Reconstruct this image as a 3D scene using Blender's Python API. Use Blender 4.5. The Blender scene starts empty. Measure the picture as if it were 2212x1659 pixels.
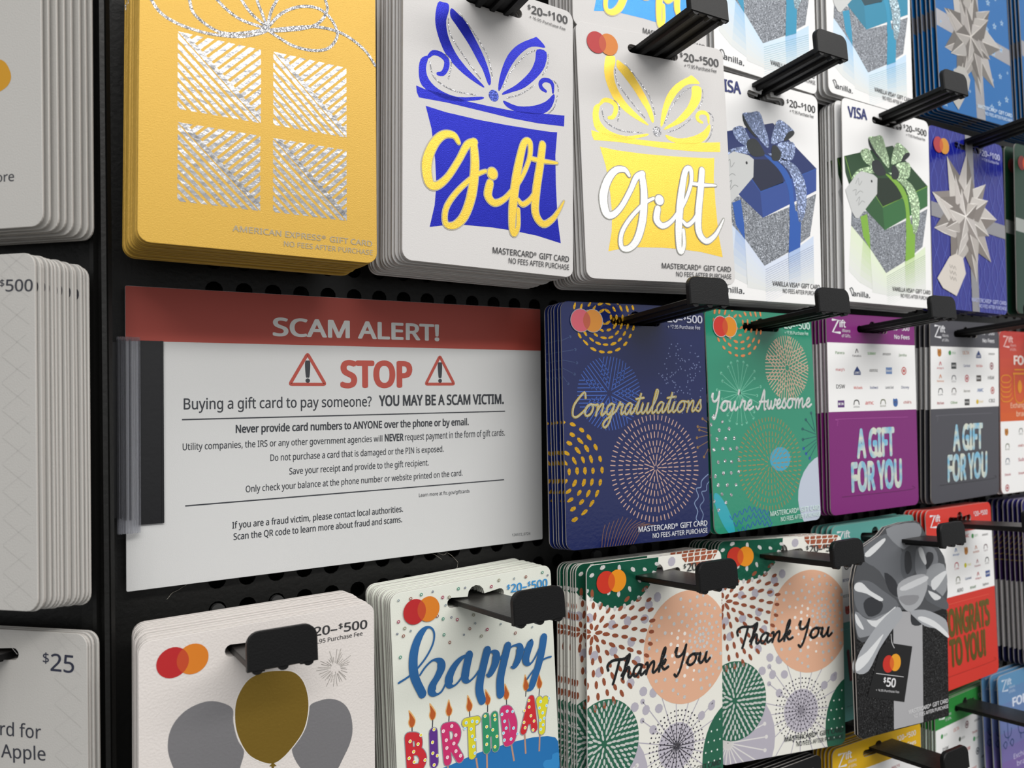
import bpy, bmesh, math, random, os
from mathutils import Vector, Matrix
from mathutils.geometry import tessellate_polygon
random.seed(7)
S = 0.001                      # everything below is written in millimetres
SC = bpy.context.scene
COL = SC.collection
# ------------------------------------------------------------------ camera
cam = bpy.data.cameras.new('camera'); camo = bpy.data.objects.new('camera', cam); COL.objects.link(camo)
cam.lens = 27.4778
camo.matrix_world = Matrix([[0.864239, 0.007489, -0.503026, -0.023925],[-0.502878, -0.015633, -0.864216, -0.360698],[-0.014336, 0.999850, -0.009745, -0.045090],[0,0,0,1]])
cam.clip_start = .005; cam.clip_end = 60; cam.sensor_width = 36
cam.dof.use_dof = True; cam.dof.focus_distance = .355; cam.dof.aperture_fstop = 14
SC.camera = camo
# ------------------------------------------------------------------ light
SC.view_settings.view_transform = 'Standard'; SC.view_settings.look = 'None'
SC.view_settings.gamma = 1; SC.view_settings.use_curve_mapping = False
SC.view_settings.exposure = -0.14
w = bpy.data.worlds.new('world'); SC.world = w; w.use_nodes = True
w.node_tree.nodes['Background'].inputs[0].default_value = (.84, .85, .86, 1)
w.node_tree.nodes['Background'].inputs[1].default_value = .82
def area(x, y, z, tx, ty, tz, sx, sy, p, col=(1, .97, .93)):
    l = bpy.data.lights.new('ceiling_or_fill_light', 'AREA'); l.shape = 'RECTANGLE'; l.size = sx; l.size_y = sy; l.energy = p; l.color = col
    o = bpy.data.objects.new('ceiling_or_fill_light', l); COL.objects.link(o); o.location = (x, y, z)
    o.rotation_euler = Vector((tx - x, ty - y, tz - z)).to_track_quat('-Z', 'Y').to_euler()
    return o
# two fluorescent rows on the ceiling over the aisle, then a left fill
area(.5, -.9, 1.45, .3, 0, 0, 3.0, .25, 10)
area(.5, -1.9, 1.4, .3, 0, 0, 3.4, .3, 50)
area(-1.2, -1.6, 1.5, 0, 0, 0, .25, 2.4, 3.5)  # weak unseen fill lamp added on the left, not a ceiling row

# ------------------------------------------------------------------ materials
def lin(h):
    h = h.lstrip('#')
    return tuple(((c / 12.92) if c <= .04045 else ((c + .055) / 1.055) ** 2.4) for c in (int(h[i:i + 2], 16) / 255 for i in (0, 2, 4)))
MATS = {}
def mat(name, col='#808080', rough=.5, metal=0, bump=0, scale=800, spec=.5, detail=3, vary=0, coat=0, trans=0, alpha=1, vcol=False, glit=0, cols=None):
    m = bpy.data.materials.new(name); m.use_nodes = True; nt = m.node_tree; N = nt.nodes; b = N['Principled BSDF']; Lk = nt.links
    b.inputs['Base Color'].default_value = (*lin(col), 1); b.inputs['Roughness'].default_value = rough
    b.inputs['Metallic'].default_value = metal; b.inputs['Specular IOR Level'].default_value = spec
    b.inputs['Coat Weight'].default_value = coat; b.inputs['Coat Roughness'].default_value = .12
    b.inputs['Transmission Weight'].default_value = trans; b.inputs['Alpha'].default_value = alpha
    tc = N.new('ShaderNodeTexCoord')
    if vcol:
        a = N.new('ShaderNodeAttribute'); a.attribute_name = 'ink'; Lk.new(a.outputs['Color'], b.inputs['Base Color'])
    if vary or cols:
        n = N.new('ShaderNodeTexNoise'); n.inputs['Scale'].default_value = scale * (.5 if not cols else 1); n.inputs['Detail'].default_value = detail
        Lk.new(tc.outputs['Object'], n.inputs['Vector']); r = N.new('ShaderNodeValToRGB')
        c = lin(col); c0, c1 = (tuple(x * (1 - vary) for x in c), tuple(min(1, x * (1 + vary)) for x in c)) if not cols else (lin(cols[0]), lin(cols[1]))
        r.color_ramp.elements[0].position = .38; r.color_ramp.elements[1].position = .62
        r.color_ramp.elements[0].color = (*c0, 1); r.color_ramp.elements[1].color = (*c1, 1)
        Lk.new(n.outputs['Fac'], r.inputs['Fac']); Lk.new(r.outputs['Color'], b.inputs['Base Color'])
    if glit:       # every grain of the glitter faces its own way
        v = N.new('ShaderNodeTexVoronoi'); v.inputs['Scale'].default_value = scale; Lk.new(tc.outputs['Object'], v.inputs['Vector'])
        g = N.new('ShaderNodeNewGeometry'); s1 = N.new('ShaderNodeVectorMath'); s1.operation = 'SUBTRACT'; s1.inputs[1].default_value = (.5, .5, .5)
        s2 = N.new('ShaderNodeVectorMath'); s2.operation = 'SCALE'; s2.inputs['Scale'].default_value = glit
        ad = N.new('ShaderNodeVectorMath'); ad.operation = 'ADD'; nm = N.new('ShaderNodeVectorMath'); nm.operation = 'NORMALIZE'
        Lk.new(v.outputs['Color'], s1.inputs[0]); Lk.new(s1.outputs[0], s2.inputs[0]); Lk.new(s2.outputs[0], ad.inputs[0])
        Lk.new(g.outputs['Normal'], ad.inputs[1]); Lk.new(ad.outputs[0], nm.inputs[0]); Lk.new(nm.outputs[0], b.inputs['Normal'])
    elif bump:
        n = N.new('ShaderNodeTexNoise'); n.inputs['Scale'].default_value = scale; n.inputs['Detail'].default_value = detail
        Lk.new(tc.outputs['Object'], n.inputs['Vector']); bp = N.new('ShaderNodeBump'); bp.inputs['Strength'].default_value = bump
        bp.inputs['Distance'].default_value = .0003; Lk.new(n.outputs['Fac'], bp.inputs['Height']); Lk.new(bp.outputs['Normal'], b.inputs['Normal'])
    MATS[name] = m
    return m
mat('ink', rough=.55, vcol=True)
mat('ink_gloss', rough=.16, vcol=True, spec=.6, bump=.12, scale=500)
mat('gold_foil', '#e8c54c', .4, .6, .35, 2500)
mat('olive_gold_foil', '#b09040', .3, .8, .25, 900)
mat('grey_foil', '#a3a2a6', .42, .75, .2, 900)
mat('blue_foil', '#1922a6', .36, .6, .35, 2500)
mat('aqua_foil', '#3a86d6', .36, .6, .35, 2500)
mat('white_foil', '#f6f6f4', .32, .35, .3, 1500)
mat('silver_foil', '#a9a9ab', .27, .95, 1, 320, detail=9)
mat('silver_glitter', '#c8c8cc', .3, .75, glit=1.15, scale=3000)
mat('fine_silver', '#dddcda', .4, .35, glit=.5, scale=4200)
mat('blue_glitter', '#5060c0', .35, .6, glit=.9, scale=3600)
mat('green_foil', '#1f6b52', .22, .6, .5, 300)
mat('copper_foil', '#ff9d62', .3, .7, .3, 900)
mat('rose_foil', '#f3cdb4', .28, .55, .6, 900)
mat('gold_fleck_foil', '#f0b934', .25, .85, .5, 900)
mat('holo_foil', '#dfe8ee', .3, .45, .4, 130, cols=('#86c8e8', '#e8ecdc'))
mat('antique_gold_foil', '#9a8440', .3, .85, .4, 700)
mat('black_glitter', '#0c0c0e', .4, .05, glit=.8, scale=2200)
mat('box_glitter', '#8f949c', .4, .5, glit=1.05, scale=2600)
mat('card_edge', '#b5b0ab', .75, bump=.3, scale=2500)
mat('card_edge_gold', '#9c7f3e', .7, bump=.3, scale=2500)
mat('black_plastic', '#070708', .45, spec=.28, bump=.25, scale=1500)
mat('hook_top_plastic', '#232120', .38, bump=.5, scale=700, vary=.25)
mat('powder_coat', '#141413', .45, spec=.35, bump=.55, scale=450, detail=5)
mat('hole_back', '#020202', .9)
mat('peg_steel', '#3c3c3c', .4, .2, .3, 600)
mat('clear_plastic', '#d4d6e0', .15, trans=.75, spec=.6, alpha=.55)
mat('smoked_plastic', '#101013', .3, bump=.15, scale=500)
mat('dust_fibre', '#9a968c', .8)
mat('shop_floor', '#6b6863', .35, bump=.1, scale=20)
def body(name, col, rough=.5, bump=.22, scale=1600, spec=.4, metal=0, coat=0, vary=0):
    return mat(name, col, rough, metal, bump, scale, spec, vary=vary, coat=coat)
body('paper_white', '#d2d0cf'); body('paper_bright', '#f2f2f2', .42); body('paper_cream', '#dcd6d2', .6, .6, 1100)
body('paper_pale_green', '#dfe2d8', .4); body('paper_gold', '#c9a142', .42, .3, 2000, metal=.25)
body('paper_navy', '#141f52', .13, .15, 500, .6); body('paper_teal_green', '#2a8a6d', .13, .15, 500, .6)
body('paper_purple', '#7b2472', .4); body('paper_dark_grey', '#4a4a51', .45); body('paper_red', '#cf3428', .4)
body('paper_teal', '#5fa7a0', .4); body('paper_yellow', '#dcae18', .4); body('paper_green', '#2c8b3c', .4)
body('paper_ivory', '#e9e8e0', .4); body('paper_black', '#101012', .5); body('paper_royal', '#131b86', .17, .5, 260, .7)
body('paper_sky', '#0c62a4', .3); body('paper_pine', '#083320', .3); body('paper_indigo', '#27215f', .35)
body('paper_haze', '#5f88b4', .4); body('paper_grey_white', '#bfbdb9', .55, .3, 1600); body('sign_white', '#cfd0d0', .45, .15, 2500)

# ------------------------------------------------------------------ flat print helpers (card space: u right, v down, mm)
def Q(s): return [tuple(map(float, t.split(','))) for t in s.split()]
def rounded(W, H, r=4.5, d=0, n=5):
    P = []
    for cx, cy, a in ((W - r, r, -90), (W - r, H - r, 0), (r, H - r, 90), (r, r, 180)):
        for k in range(n + 1):
            t = math.radians(a + 90 * k / n); P.append((cx + (r - d) * math.cos(t), cy + (r - d) * math.sin(t)))
    return P
def clip(sub, cl):
    def area2(p): return sum(p[i - 1][0] * p[i][1] - p[i][0] * p[i - 1][1] for i in range(len(p)))
    if area2(cl) < 0: cl = cl[::-1]
    out = list(sub)
    for i in range(len(cl)):
        ax, ay = cl[i - 1]; bx, by = cl[i]; inp = out; out = []
        if not inp: return []
        f = lambda p: (bx - ax) * (p[1] - ay) - (by - ay) * (p[0] - ax)
        for j in range(len(inp)):
            p, q = inp[j - 1], inp[j]; fp, fq = f(p), f(q)
            if (fp >= 0) != (fq >= 0):
                t = fp / (fp - fq); out.append((p[0] + t * (q[0] - p[0]), p[1] + t * (q[1] - p[1])))
            if fq >= 0: out.append(q)
    return out
def circ(c, rx, ry=None, n=28, rot=0):
    ry = rx if ry is None else ry; cr, sr = math.cos(rot), math.sin(rot)
    return [(c[0] + rx * math.cos(2 * math.pi * k / n) * cr - ry * math.sin(2 * math.pi * k / n) * sr,
             c[1] + rx * math.cos(2 * math.pi * k / n) * sr + ry * math.sin(2 * math.pi * k / n) * cr) for k in range(n)]
def spline(P, n=6, closed=False):
    out = []; m = len(P)
    for i in range(m if closed else m - 1):
        g = (lambda k: P[k % m]) if closed else (lambda k: P[max(0, min(m - 1, k))])
        a, b, c, d = g(i - 1), g(i), g(i + 1), g(i + 2)
        for k in range(n):
            t = k / n
            out.append(tuple(.5 * (2 * b[j] + (c[j] - a[j]) * t + (2 * a[j] - 5 * b[j] + 4 * c[j] - d[j]) * t * t + (3 * b[j] - a[j] - 3 * c[j] + d[j]) * t ** 3) for j in (0, 1)))
    if not closed: out.append(P[-1])
    return out
TXT = {}
FONTS = {}
def font(i):
    if i not in FONTS:
        f = None
        if i == 'sans':
            try: f = bpy.data.fonts.load(os.path.join(bpy.utils.resource_path('LOCAL'), 'datafiles', 'fonts', 'NotoSansHebrew-Regular.woff2'))
            except Exception: f = None
        FONTS[i] = f
    return FONTS[i]
def glyphs(s, bold=0):
    k = (s, bold)
    if k not in TXT:
        cu = bpy.data.curves.new('t', 'FONT'); cu.body = s; cu.size = 1; cu.resolution_u = 3; cu.fill_mode = 'FRONT'
        f = font('sans')
        if f: cu.font = f
        ob = bpy.data.objects.new('t', cu); COL.objects.link(ob); me = ob.to_mesh()
        V = [(v.co.x, v.co.y, 0) for v in me.vertices]; Fc = [tuple(p.vertices) for p in me.polygons]
        if bold:       # heavier weight: the glyph struck several times, a little apart
            n0 = len(V); V0, F0 = [(v[0], v[1]) for v in V], list(Fc); V, Fc = [], []
            for i, (ax, ay) in enumerate(((-1, 0), (1, 0), (0, .7), (0, -.7), (-.75, .5), (.75, .5), (-.75, -.5), (.75, -.5), (0, 0), (-.5, 0), (.5, 0), (0, .4), (0, -.4))[:4 if bold < .025 else 8 if bold < .06 else 13]):
                V += [(x + ax * bold, y + ay * bold, i * .0035) for x, y in V0]; Fc += [tuple(q + i * n0 for q in f) for f in F0]
        ob.to_mesh_clear(); bpy.data.objects.remove(ob); bpy.data.curves.remove(cu)
        TXT[k] = (V, Fc)
    return TXT[k]
CAPH = None
class Art:
    def __init__(s, W=90, H=125, r=4.5):
        s.W, s.H = W, H; s.parts = {}; s.cur = 'artwork'; s.z = .04; s.zm = .04; s.cl = rounded(W, H, r, .1)
    def part(s, n): s.cur = n; return s
    def _add(s, V, Fc, m, z=None, off=(0, 0)):
        D = s.parts.setdefault(s.cur, dict(v=[], f=[], m=[], c=[])); b = len(D['v']); z = s.z if z is None else z; s.zm = max(s.zm, z)
        D['v'] += [(p[0] + off[0], p[1] + off[1], z + (p[2] if len(p) > 2 else 0)) for p in V]
        for f in Fc: D['f'].append(tuple(i + b for i in f)); D['m'].append(m)
    def up(s, d=.012): s.z += d; return s
    def poly(s, P, m, holes=(), c=True):
        if c and not holes: P = clip(P, s.cl)
        if len(P) < 3: return s
        loops = [[Vector((x, y, 0)) for x, y in P]] + [[Vector((x, y, 0)) for x, y in h] for h in holes]
        try: T = tessellate_polygon(loops)
        except Exception: return s
        V = [(v.x, v.y) for l in loops for v in l]
        F2 = []
        for t in T:
            a, b, d = (V[i] for i in t)
            ar = (b[0] - a[0]) * (d[1] - a[1]) - (b[1] - a[1]) * (d[0] - a[0])
            if abs(ar) > 1e-9: F2.append(t if ar > 0 else t[::-1])
        s._add(V, F2, m); return s
    def smooth(s, P, m, n=4): return s.poly(spline(P, n, True), m)
    def stroke(s, P, wd, m, n=6, cal=None, cap=True, c=True, sm=True):
        """wd: width or list; cal=(thin, thick): pen width follows the down strokes"""
        C = spline(P, n) if sm and len(P) > 2 else list(P)
        if cal:
            Wd = []
            for i in range(len(C)):
                a, b = C[max(0, i - 1)], C[min(len(C) - 1, i + 1)]; L = math.hypot(b[0] - a[0], b[1] - a[1]) or 1
                Wd.append(cal[0] + (cal[1] - cal[0]) * max(0, (b[1] - a[1]) / L) ** 1.3)
            for _ in range(3): Wd = [(Wd[max(0, i - 1)] + Wd[i] + Wd[min(len(Wd) - 1, i + 1)]) / 3 for i in range(len(Wd))]
        elif isinstance(wd, (list, tuple)):
            Wd = [wd[min(len(wd) - 2, int(t))] * (1 - (t - min(len(wd) - 2, int(t)))) + wd[min(len(wd) - 1, min(len(wd) - 2, int(t)) + 1)] * (t - min(len(wd) - 2, int(t)))
                  for t in [(len(wd) - 1) * i / (len(C) - 1) for i in range(len(C))]]
        else: Wd = [wd] * len(C)
        L, Rr = [], []
        for i, (x, y) in enumerate(C):
            a, b = C[max(0, i - 1)], C[min(len(C) - 1, i + 1)]; l = math.hypot(b[0] - a[0], b[1] - a[1]) or 1
            nx, ny = -(b[1] - a[1]) / l * Wd[i] / 2, (b[0] - a[0]) / l * Wd[i] / 2
            L.append((x + nx, y + ny)); Rr.append((x - nx, y - ny))
        for i in range(len(C) - 1):
            q = [L[i], Rr[i], Rr[i + 1], L[i + 1]]
            q = clip(q, s.cl) if c and any(not (1 < p[0] < s.W - 1 and 1 < p[1] < s.H - 1) for p in q) else q
            if len(q) > 2:
                ar = sum(q[k - 1][0] * q[k][1] - q[k][0] * q[k - 1][1] for k in range(len(q)))
                s._add(q, [tuple(range(len(q))) if ar > 0 else tuple(range(len(q)))[::-1]], m, s.z + (.008 * i / len(C) if len(P) > 3 else 0))
        if cap:
            dz = .0085 if len(P) > 3 else .001
            s.z += dz
            for k in (0, -1):
                if Wd[k] > .25: s.poly(circ(C[k], Wd[k] / 2, n=10), m)
            s.z -= dz
        if len(P) > 3: s.z += .011
        return s
    def text(s, t, P, m, bold=0, fit=True, w=None):
        """P: base line start, base line end, top of a capital over the start.  '^x' sets x small and raised"""
        global CAPH
        if CAPH is None: CAPH = max(p[1] for p in glyphs('H')[0])
        h = math.hypot(P[2][0] - P[0][0], P[2][1] - P[0][1]); dx, dy = P[1][0] - P[0][0], P[1][1] - P[0][1]; L = math.hypot(dx, dy)
        ex, ey = dx / L, dy / L; V, Fc = [], []; x = 0; i = 0; runs = []
        while i < len(t):
            if t[i] == '^': runs.append((t[i + 1], 1)); i += 2
            else:
                j = i
                while j < len(t) and t[j] != '^': j += 1
                runs.append((t[i:j], 0)); i = j
        for r, sup in runs:
            gv, gf = glyphs(r, bold)
            if not gv: x += .2; continue
            x0 = min(p[0] for p in gv); k = .58 if sup else 1; b = len(V)
            lead = .3 * (len(r) - len(r.lstrip(' ')))
            V += [((px - x0) * k + x + lead * k, py * k + (CAPH * .42 if sup else 0), pz) for px, py, pz in gv]; Fc += [tuple(q + b for q in f) for f in gf]
            x = max(p[0] for p in V) + .06 + .25 * (len(r) - len(r.rstrip(' ')))
        sx = (L / max(p[0] for p in V)) if fit else h / CAPH; sy = h / CAPH
        V2 = [(P[0][0] + px * sx * ex + py * sy * ey, P[0][1] + px * sx * ey - py * sy * ex, pz) for px, py, pz in V]
        F2 = []
        for f in Fc:
            a, b_, d = V2[f[0]], V2[f[1]], V2[f[2]]
            ar = (b_[0] - a[0]) * (d[1] - a[1]) - (b_[1] - a[1]) * (d[0] - a[0]); F2.append(f if ar > 0 else f[::-1])
        s._add(V2, F2, m); return s
    def line(s, t, u0, u1, v, h, m, bold=0): return s.text(t, [(u0, v), (u1, v), (u0, v - h)], m, bold)
    def top(s):
        s.z = s.zm + .012; return s
    def meshes(s):
        out = {}
        for n, D in s.parts.items():
            me = bpy.data.meshes.new(n); me.from_pydata([(x * S, -z * S, -y * S) for x, y, z in D['v']], [], D['f'])
            names = []
            for m in D['m']:
                k = ('ink_gloss' if m[0] == '*' else 'ink') if '#' in m else m
                if k not in names: names.append(k)
            for k in names: me.materials.append(MATS[k])
            at = me.color_attributes.new('ink', 'FLOAT_COLOR', 'CORNER'); cache = {}
            buf = []
            for p, m in zip(me.polygons, D['m']):
                k = ('ink_gloss' if m[0] == '*' else 'ink') if '#' in m else m; p.material_index = names.index(k)
                c = cache.get(m)
                if c is None: c = cache[m] = (*lin(m.lstrip('*')), 1.) if '#' in m else (1., 1., 1., 1.)
                buf += c * p.loop_total
            at.data.foreach_set('color', buf)
            out[n] = me
        return out
def mix(a, b, t):
    a, b = a.lstrip('#'), b.lstrip('#')
    return '#' + ''.join('%02x' % round(int(a[i:i + 2], 16) * (1 - t) + int(b[i:i + 2], 16) * t) for i in (0, 2, 4))
def fade(A, quad, ca, cb, n=7):
    p0, p1, p2, p3 = quad     # top left, top right, bottom right, bottom left
    for k in range(n):
        t0, t1 = k / n, (k + 1) / n; f = lambda a, b, t: (a[0] + (b[0] - a[0]) * t, a[1] + (b[1] - a[1]) * t)
        A.poly([f(p0, p3, t0), f(p1, p2, t0), f(p1, p2, t1), f(p0, p3, t1)], mix(ca, cb, (k + .5) / n))

# ------------------------------------------------------------------ script hand for the greetings
GL = dict(
 o=(.95, [[(0,.3),(.15,.8),(.45,1),(.7,.75),(.65,.25),(.35,0),(.1,.2),(.12,.7),(.4,1),(.75,.95),(.98,.9)]]),
 n=(1.0, [[(0,.9),(.12,1),(.18,.5),(.15,0)],[(.16,.3),(.4,.9),(.6,1),(.65,.6),(.62,.15),(.75,0),(1.0,.3)]]),
 m=(1.45, [[(0,.9),(.12,1),(.18,.5),(.15,0)],[(.16,.3),(.35,.9),(.52,1),(.57,.6),(.55,0)],[(.56,.3),(.8,.9),(1,1),(1.05,.6),(1.02,.15),(1.15,0),(1.4,.3)]]),
 g=(.9, [[(.6,.9),(.35,1),(.08,.7),(.1,.2),(.35,.05),(.6,.6),(.65,1),(.6,.2),(.5,-.7),(.25,-1.1),(0,-.9),(.1,-.5),(.5,-.1),(.95,.35)]]),
 r=(.8, [[(0,.3),(.2,.9),(.25,1.15),(.3,.9),(.55,.9),(.5,.4),(.6,0),(.85,.3)]]),
 a=(.9, [[(.6,.85),(.35,1),(.08,.65),(.1,.15),(.3,0),(.55,.5),(.62,.95),(.58,.3),(.7,0),(.95,.3)]]),
 t=(.65, [[(0,.3),(.3,1.2),(.38,1.9),(.3,.9),(.28,.2),(.42,0),(.7,.3)],[(.0,1.35),(.7,1.45)]]),
 u=(.9, [[(0,.3),(.1,1),(.08,.3),(.25,0),(.5,.4),(.6,1),(.58,.3),(.72,0),(.95,.3)]]),
 l=(.58, [[(0,.3),(.35,1.2),(.42,2),(.25,2.1),(.18,1.2),(.2,.2),(.35,0),(.6,.3)]]),
 i=(.48, [[(0,.3),(.12,1),(.1,.2),(.25,0),(.5,.3)],[(.15,1.42),(.16,1.46)]]),
 s=(.62, [[(0,.3),(.3,1.1),(.35,.8),(.5,.35),(.35,0),(.08,.1)]]),
 e=(.7, [[(0,.35),(.4,.55),(.5,.85),(.35,1),(.12,.7),(.12,.2),(.35,0),(.75,.3)]]),
 w=(1.1, [[(0,.3),(.1,1),(.1,.2),(.3,0),(.45,.4),(.5,.9),(.5,.2),(.7,0),(.9,.5),(.95,1),(1.15,.85)]]),
 k=(.75, [[(0,.3),(.35,1.5),(.35,2.1),(.2,1.6),(.12,0)],[(.15,.5),(.5,1),(.45,.65),(.25,.55),(.5,.1),(.8,.25)]]),
 h=(.8, [[(0,.3),(.35,1.5),(.35,2.1),(.2,1.6),(.12,0)],[(.14,.3),(.35,.9),(.5,.8),(.5,.2),(.65,0),(.85,.3)]]),
 T=(.95, [[(-.1,1.0),(-.2,1.45),(.15,1.8),(.9,1.75),(1.15,1.95)],[(.62,1.8),(.55,1),(.45,0),(.4,-.3)]]),
 Y=(.95, [[(-.1,1.5),(.0,1.9),(.0,1.2),(.25,1),(.55,1.3),(.7,2)],[(.7,2),(.65,1),(.5,-.2),(.3,-.8),(.1,-.6)]]),
 A=(1.1, [[(-.2,.3),(.05,0),(.4,1),(.7,2.1),(.75,1),(.8,0),(.95,0)],[(.2,.8),(1.0,.8)]]),
 C=(1.15, [[(1.0,1.6),(.8,2.1),(.4,1.6),(.1,.9),(.2,.1),(.6,-.05),(1.15,.5)]]))
GL["'"] = (.3, [[(.1, 2.1), (.05, 1.7)]]); GL[' '] = (.55, [])
def script(A, t, P, wd, m, cal=None, slant=.18):
    """P: base start, base end, point one x-height above the start"""
    tot = sum(GL[c][0] for c in t); dx, dy = P[1][0] - P[0][0], P[1][1] - P[0][1]; h = math.hypot(P[2][0] - P[0][0], P[2][1] - P[0][1]); L = math.hypot(dx, dy); x = 0
    for c in t:
        for st in GL[c][1]:
            pts = [(P[0][0] + (x + px) / tot * dx + slant * py * h * dx / L + py * h * dy / L, P[0][1] + (x + px) / tot * dy - py * h * dx / L) for px, py in st]
            A.stroke(pts, wd, m, 4, cal)
        x += GL[c][0]

# ------------------------------------------------------------------ object helpers
def link(o, parent=None):
    COL.objects.link(o)
    if parent is not None: o.parent = parent
    return o
def meshob(name, me, parent=None): return link(bpy.data.objects.new(name, me), parent)
def empty(name, label=None, cat=None, group=None):
    o = bpy.data.objects.new(name, None); o.empty_display_size = .01; COL.objects.link(o)
    if label: o['label'] = label
    if cat: o['category'] = cat
    if group: o['group'] = group
    return o
class MB:
    def __init__(s): s.v = []; s.f = []; s.m = []
    def box(s, a, b, m=0, bev=0):
        (x0, y0, z0), (x1, y1, z1) = a, b; n = len(s.v)
        s.v += [(x0, y0, z0), (x1, y0, z0), (x1, y1, z0), (x0, y1, z0), (x0, y0, z1), (x1, y0, z1), (x1, y1, z1), (x0, y1, z1)]
        for f in ((0, 3, 2, 1), (4, 5, 6, 7), (0, 1, 5, 4), (1, 2, 6, 5), (2, 3, 7, 6), (3, 0, 4, 7)): s.f.append(tuple(i + n for i in f)); s.m.append(m)
        return s
    def prism(s, P, fr, m=0):
        """P: profile points; fr(p, t) gives the 3-D point, t = 0 or 1"""
        n = len(s.v); k = len(P); s.v += [fr(p, 0) for p in P] + [fr(p, 1) for p in P]
        s.f.append(tuple(range(n, n + k))); s.m.append(m); s.f.append(tuple(range(n + 2 * k - 1, n + k - 1, -1))); s.m.append(m)
        for i in range(k): j = (i + 1) % k; s.f.append((n + i, n + k + i, n + k + j, n + j)); s.m.append(m)
        return s
    def tube(s, P, r, m=0, n=6):
        b = len(s.v)
        for i, p in enumerate(P):
            d = (Vector(P[min(len(P) - 1, i + 1)]) - Vector(P[max(0, i - 1)])).normalized(); a = d.orthogonal().normalized(); c = d.cross(a)
            for k in range(n): q = Vector(p) + (a * math.cos(2 * math.pi * k / n) + c * math.sin(2 * math.pi * k / n)) * r; s.v.append(tuple(q))
        for i in range(len(P) - 1):
            for k in range(n): s.f.append((b + i * n + k, b + i * n + (k + 1) % n, b + (i + 1) * n + (k + 1) % n, b + (i + 1) * n + k)); s.m.append(m)
        s.f.append(tuple(b + k for k in range(n))[::-1]); s.m.append(m); s.f.append(tuple(b + (len(P) - 1) * n + k for k in range(n))); s.m.append(m)
        return s
    def mesh(s, name, mats, smooth=False):
        me = bpy.data.meshes.new(name); me.from_pydata([tuple(c * S for c in v) for v in s.v], [], s.f)
        bm = bmesh.new(); bm.from_mesh(me); bmesh.ops.recalc_face_normals(bm, faces=bm.faces); bm.to_mesh(me); bm.free()
        for m in mats: me.materials.append(MATS[m])
        for p, m in zip(me.polygons, s.m): p.material_index = m; p.use_smooth = smooth
        return me

def slot_outline(W, v=9.0, half=15.6, h=2.3, bump=4.0, cu=None):
    c = W / 2 if cu is None else cu; P = []
    for k in range(7): t = math.radians(90 + 180 * k / 6); P.append((c - half + h + h * math.cos(t), v + h * math.sin(t)))
    for k in range(7): t = math.radians(180 + 180 * k / 6); P.append((c + bump * math.cos(t), v - h * .6 + bump * math.sin(t)))
    for k in range(7): t = math.radians(270 + 180 * k / 6); P.append((c + half - h + h * math.cos(t), v + h * math.sin(t)))
    return P
def body_mesh(W, H, m, edge='card_edge', out=None, r=4.5, th=.75, slot=True, bump=4.0, sv=9.0):
    O0 = out if out else rounded(W, H, r)
    if out:
        I0 = []
        n = len(out)
        for i in range(n):
            a, b, c = Vector(out[i - 1]), Vector(out[i]), Vector(out[(i + 1) % n]); d = (c - a).normalized(); I0.append((b.x - d.y * .15, b.y + d.x * .15))
    else: I0 = rounded(W, H, r, .15)
    Hl = slot_outline(W, sv, bump=bump) if slot else []
    v, f, mi = [], [], []
    def face(loops, y, flip):
        base = len(v); LV = [[Vector((p[0], p[1], 0)) for p in l] for l in loops if l]; T = tessellate_polygon(LV)
        for l in LV:
            for p in l: v.append((p.x, y, -p.y))
        fl = [q for l in LV for q in l]
        for t in T:
            a, b, c = (fl[i] for i in t); ar = (b.x - a.x) * (c.y - a.y) - (b.y - a.y) * (c.x - a.x)
            if abs(ar) < 1e-9: continue
            t2 = tuple(t) if (ar > 0) != flip else tuple(t)[::-1]
            f.append(tuple(base + i for i in t2)); mi.append(0)
        return base
    b0 = face([I0, Hl], 0, False); nb = len(I0); nh = len(Hl)
    b1 = face([O0, Hl], th, True)
    r1 = len(v); v.extend((p[0], .14, -p[1]) for p in O0)
    for i in range(nb):
        j = (i + 1) % nb; f.append((b0 + i, b0 + j, r1 + j, r1 + i)); mi.append(0); f.append((r1 + i, r1 + j, b1 + j, b1 + i)); mi.append(1)
    for i in range(nh):
        j = (i + 1) % nh; f.append((b0 + nb + i, b1 + nb + i, b1 + nb + j, b0 + nb + j)); mi.append(1)
    me = bpy.data.meshes.new('card_body'); me.from_pydata([tuple(c * S for c in q) for q in v], [], f)
    me.materials.append(MATS[m]); me.materials.append(MATS[edge])
    for p, k in zip(me.polygons, mi): p.material_index = k
    bm = bmesh.new(); bm.from_mesh(me); bmesh.ops.recalc_face_normals(bm, faces=bm.faces); bm.to_mesh(me); bm.free()
    return me
ORD = ['', 'second', 'third', 'fourth', 'fifth', 'sixth', 'seventh', 'eighth', 'ninth', 'tenth', 'eleventh', 'twelfth', 'thirteenth', 'fourteenth', 'fifteenth', 'sixteenth', 'seventeenth', 'eighteenth']
FR = {}
FR['gold'] = ((3.76, -46.32, 136.85), (0.99981, -0.00166, 0.01934, 0.00102, 0.99946, 0.03269, -0.01938, -0.03266, 0.99928))
FR['bluegift'] = ((105.63, -50.67, 142.53), (0.99866, -0.04869, 0.01759, 0.04869, 0.99881, 0.00031, -0.01759, 0.00055, 0.99985))
FR['goldgift'] = ((199.94, -43.66, 138.95), (0.99438, 0.10591, -0.00115, -0.10573, 0.99324, 0.04799, 0.00622, -0.04760, 0.99885))
FR['bluevisa'] = ((289.38, -44.09, 133.01), (0.99999, -0.00218, 0.00280, 0.00216, 0.99997, 0.00675, -0.00281, -0.00674, 0.99997))
FR['greenvisa'] = ((400.48, -45.41, 135.99), (0.99991, 0.00209, 0.01302, -0.00222, 0.99995, 0.01005, -0.01300, -0.01007, 0.99986))
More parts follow.
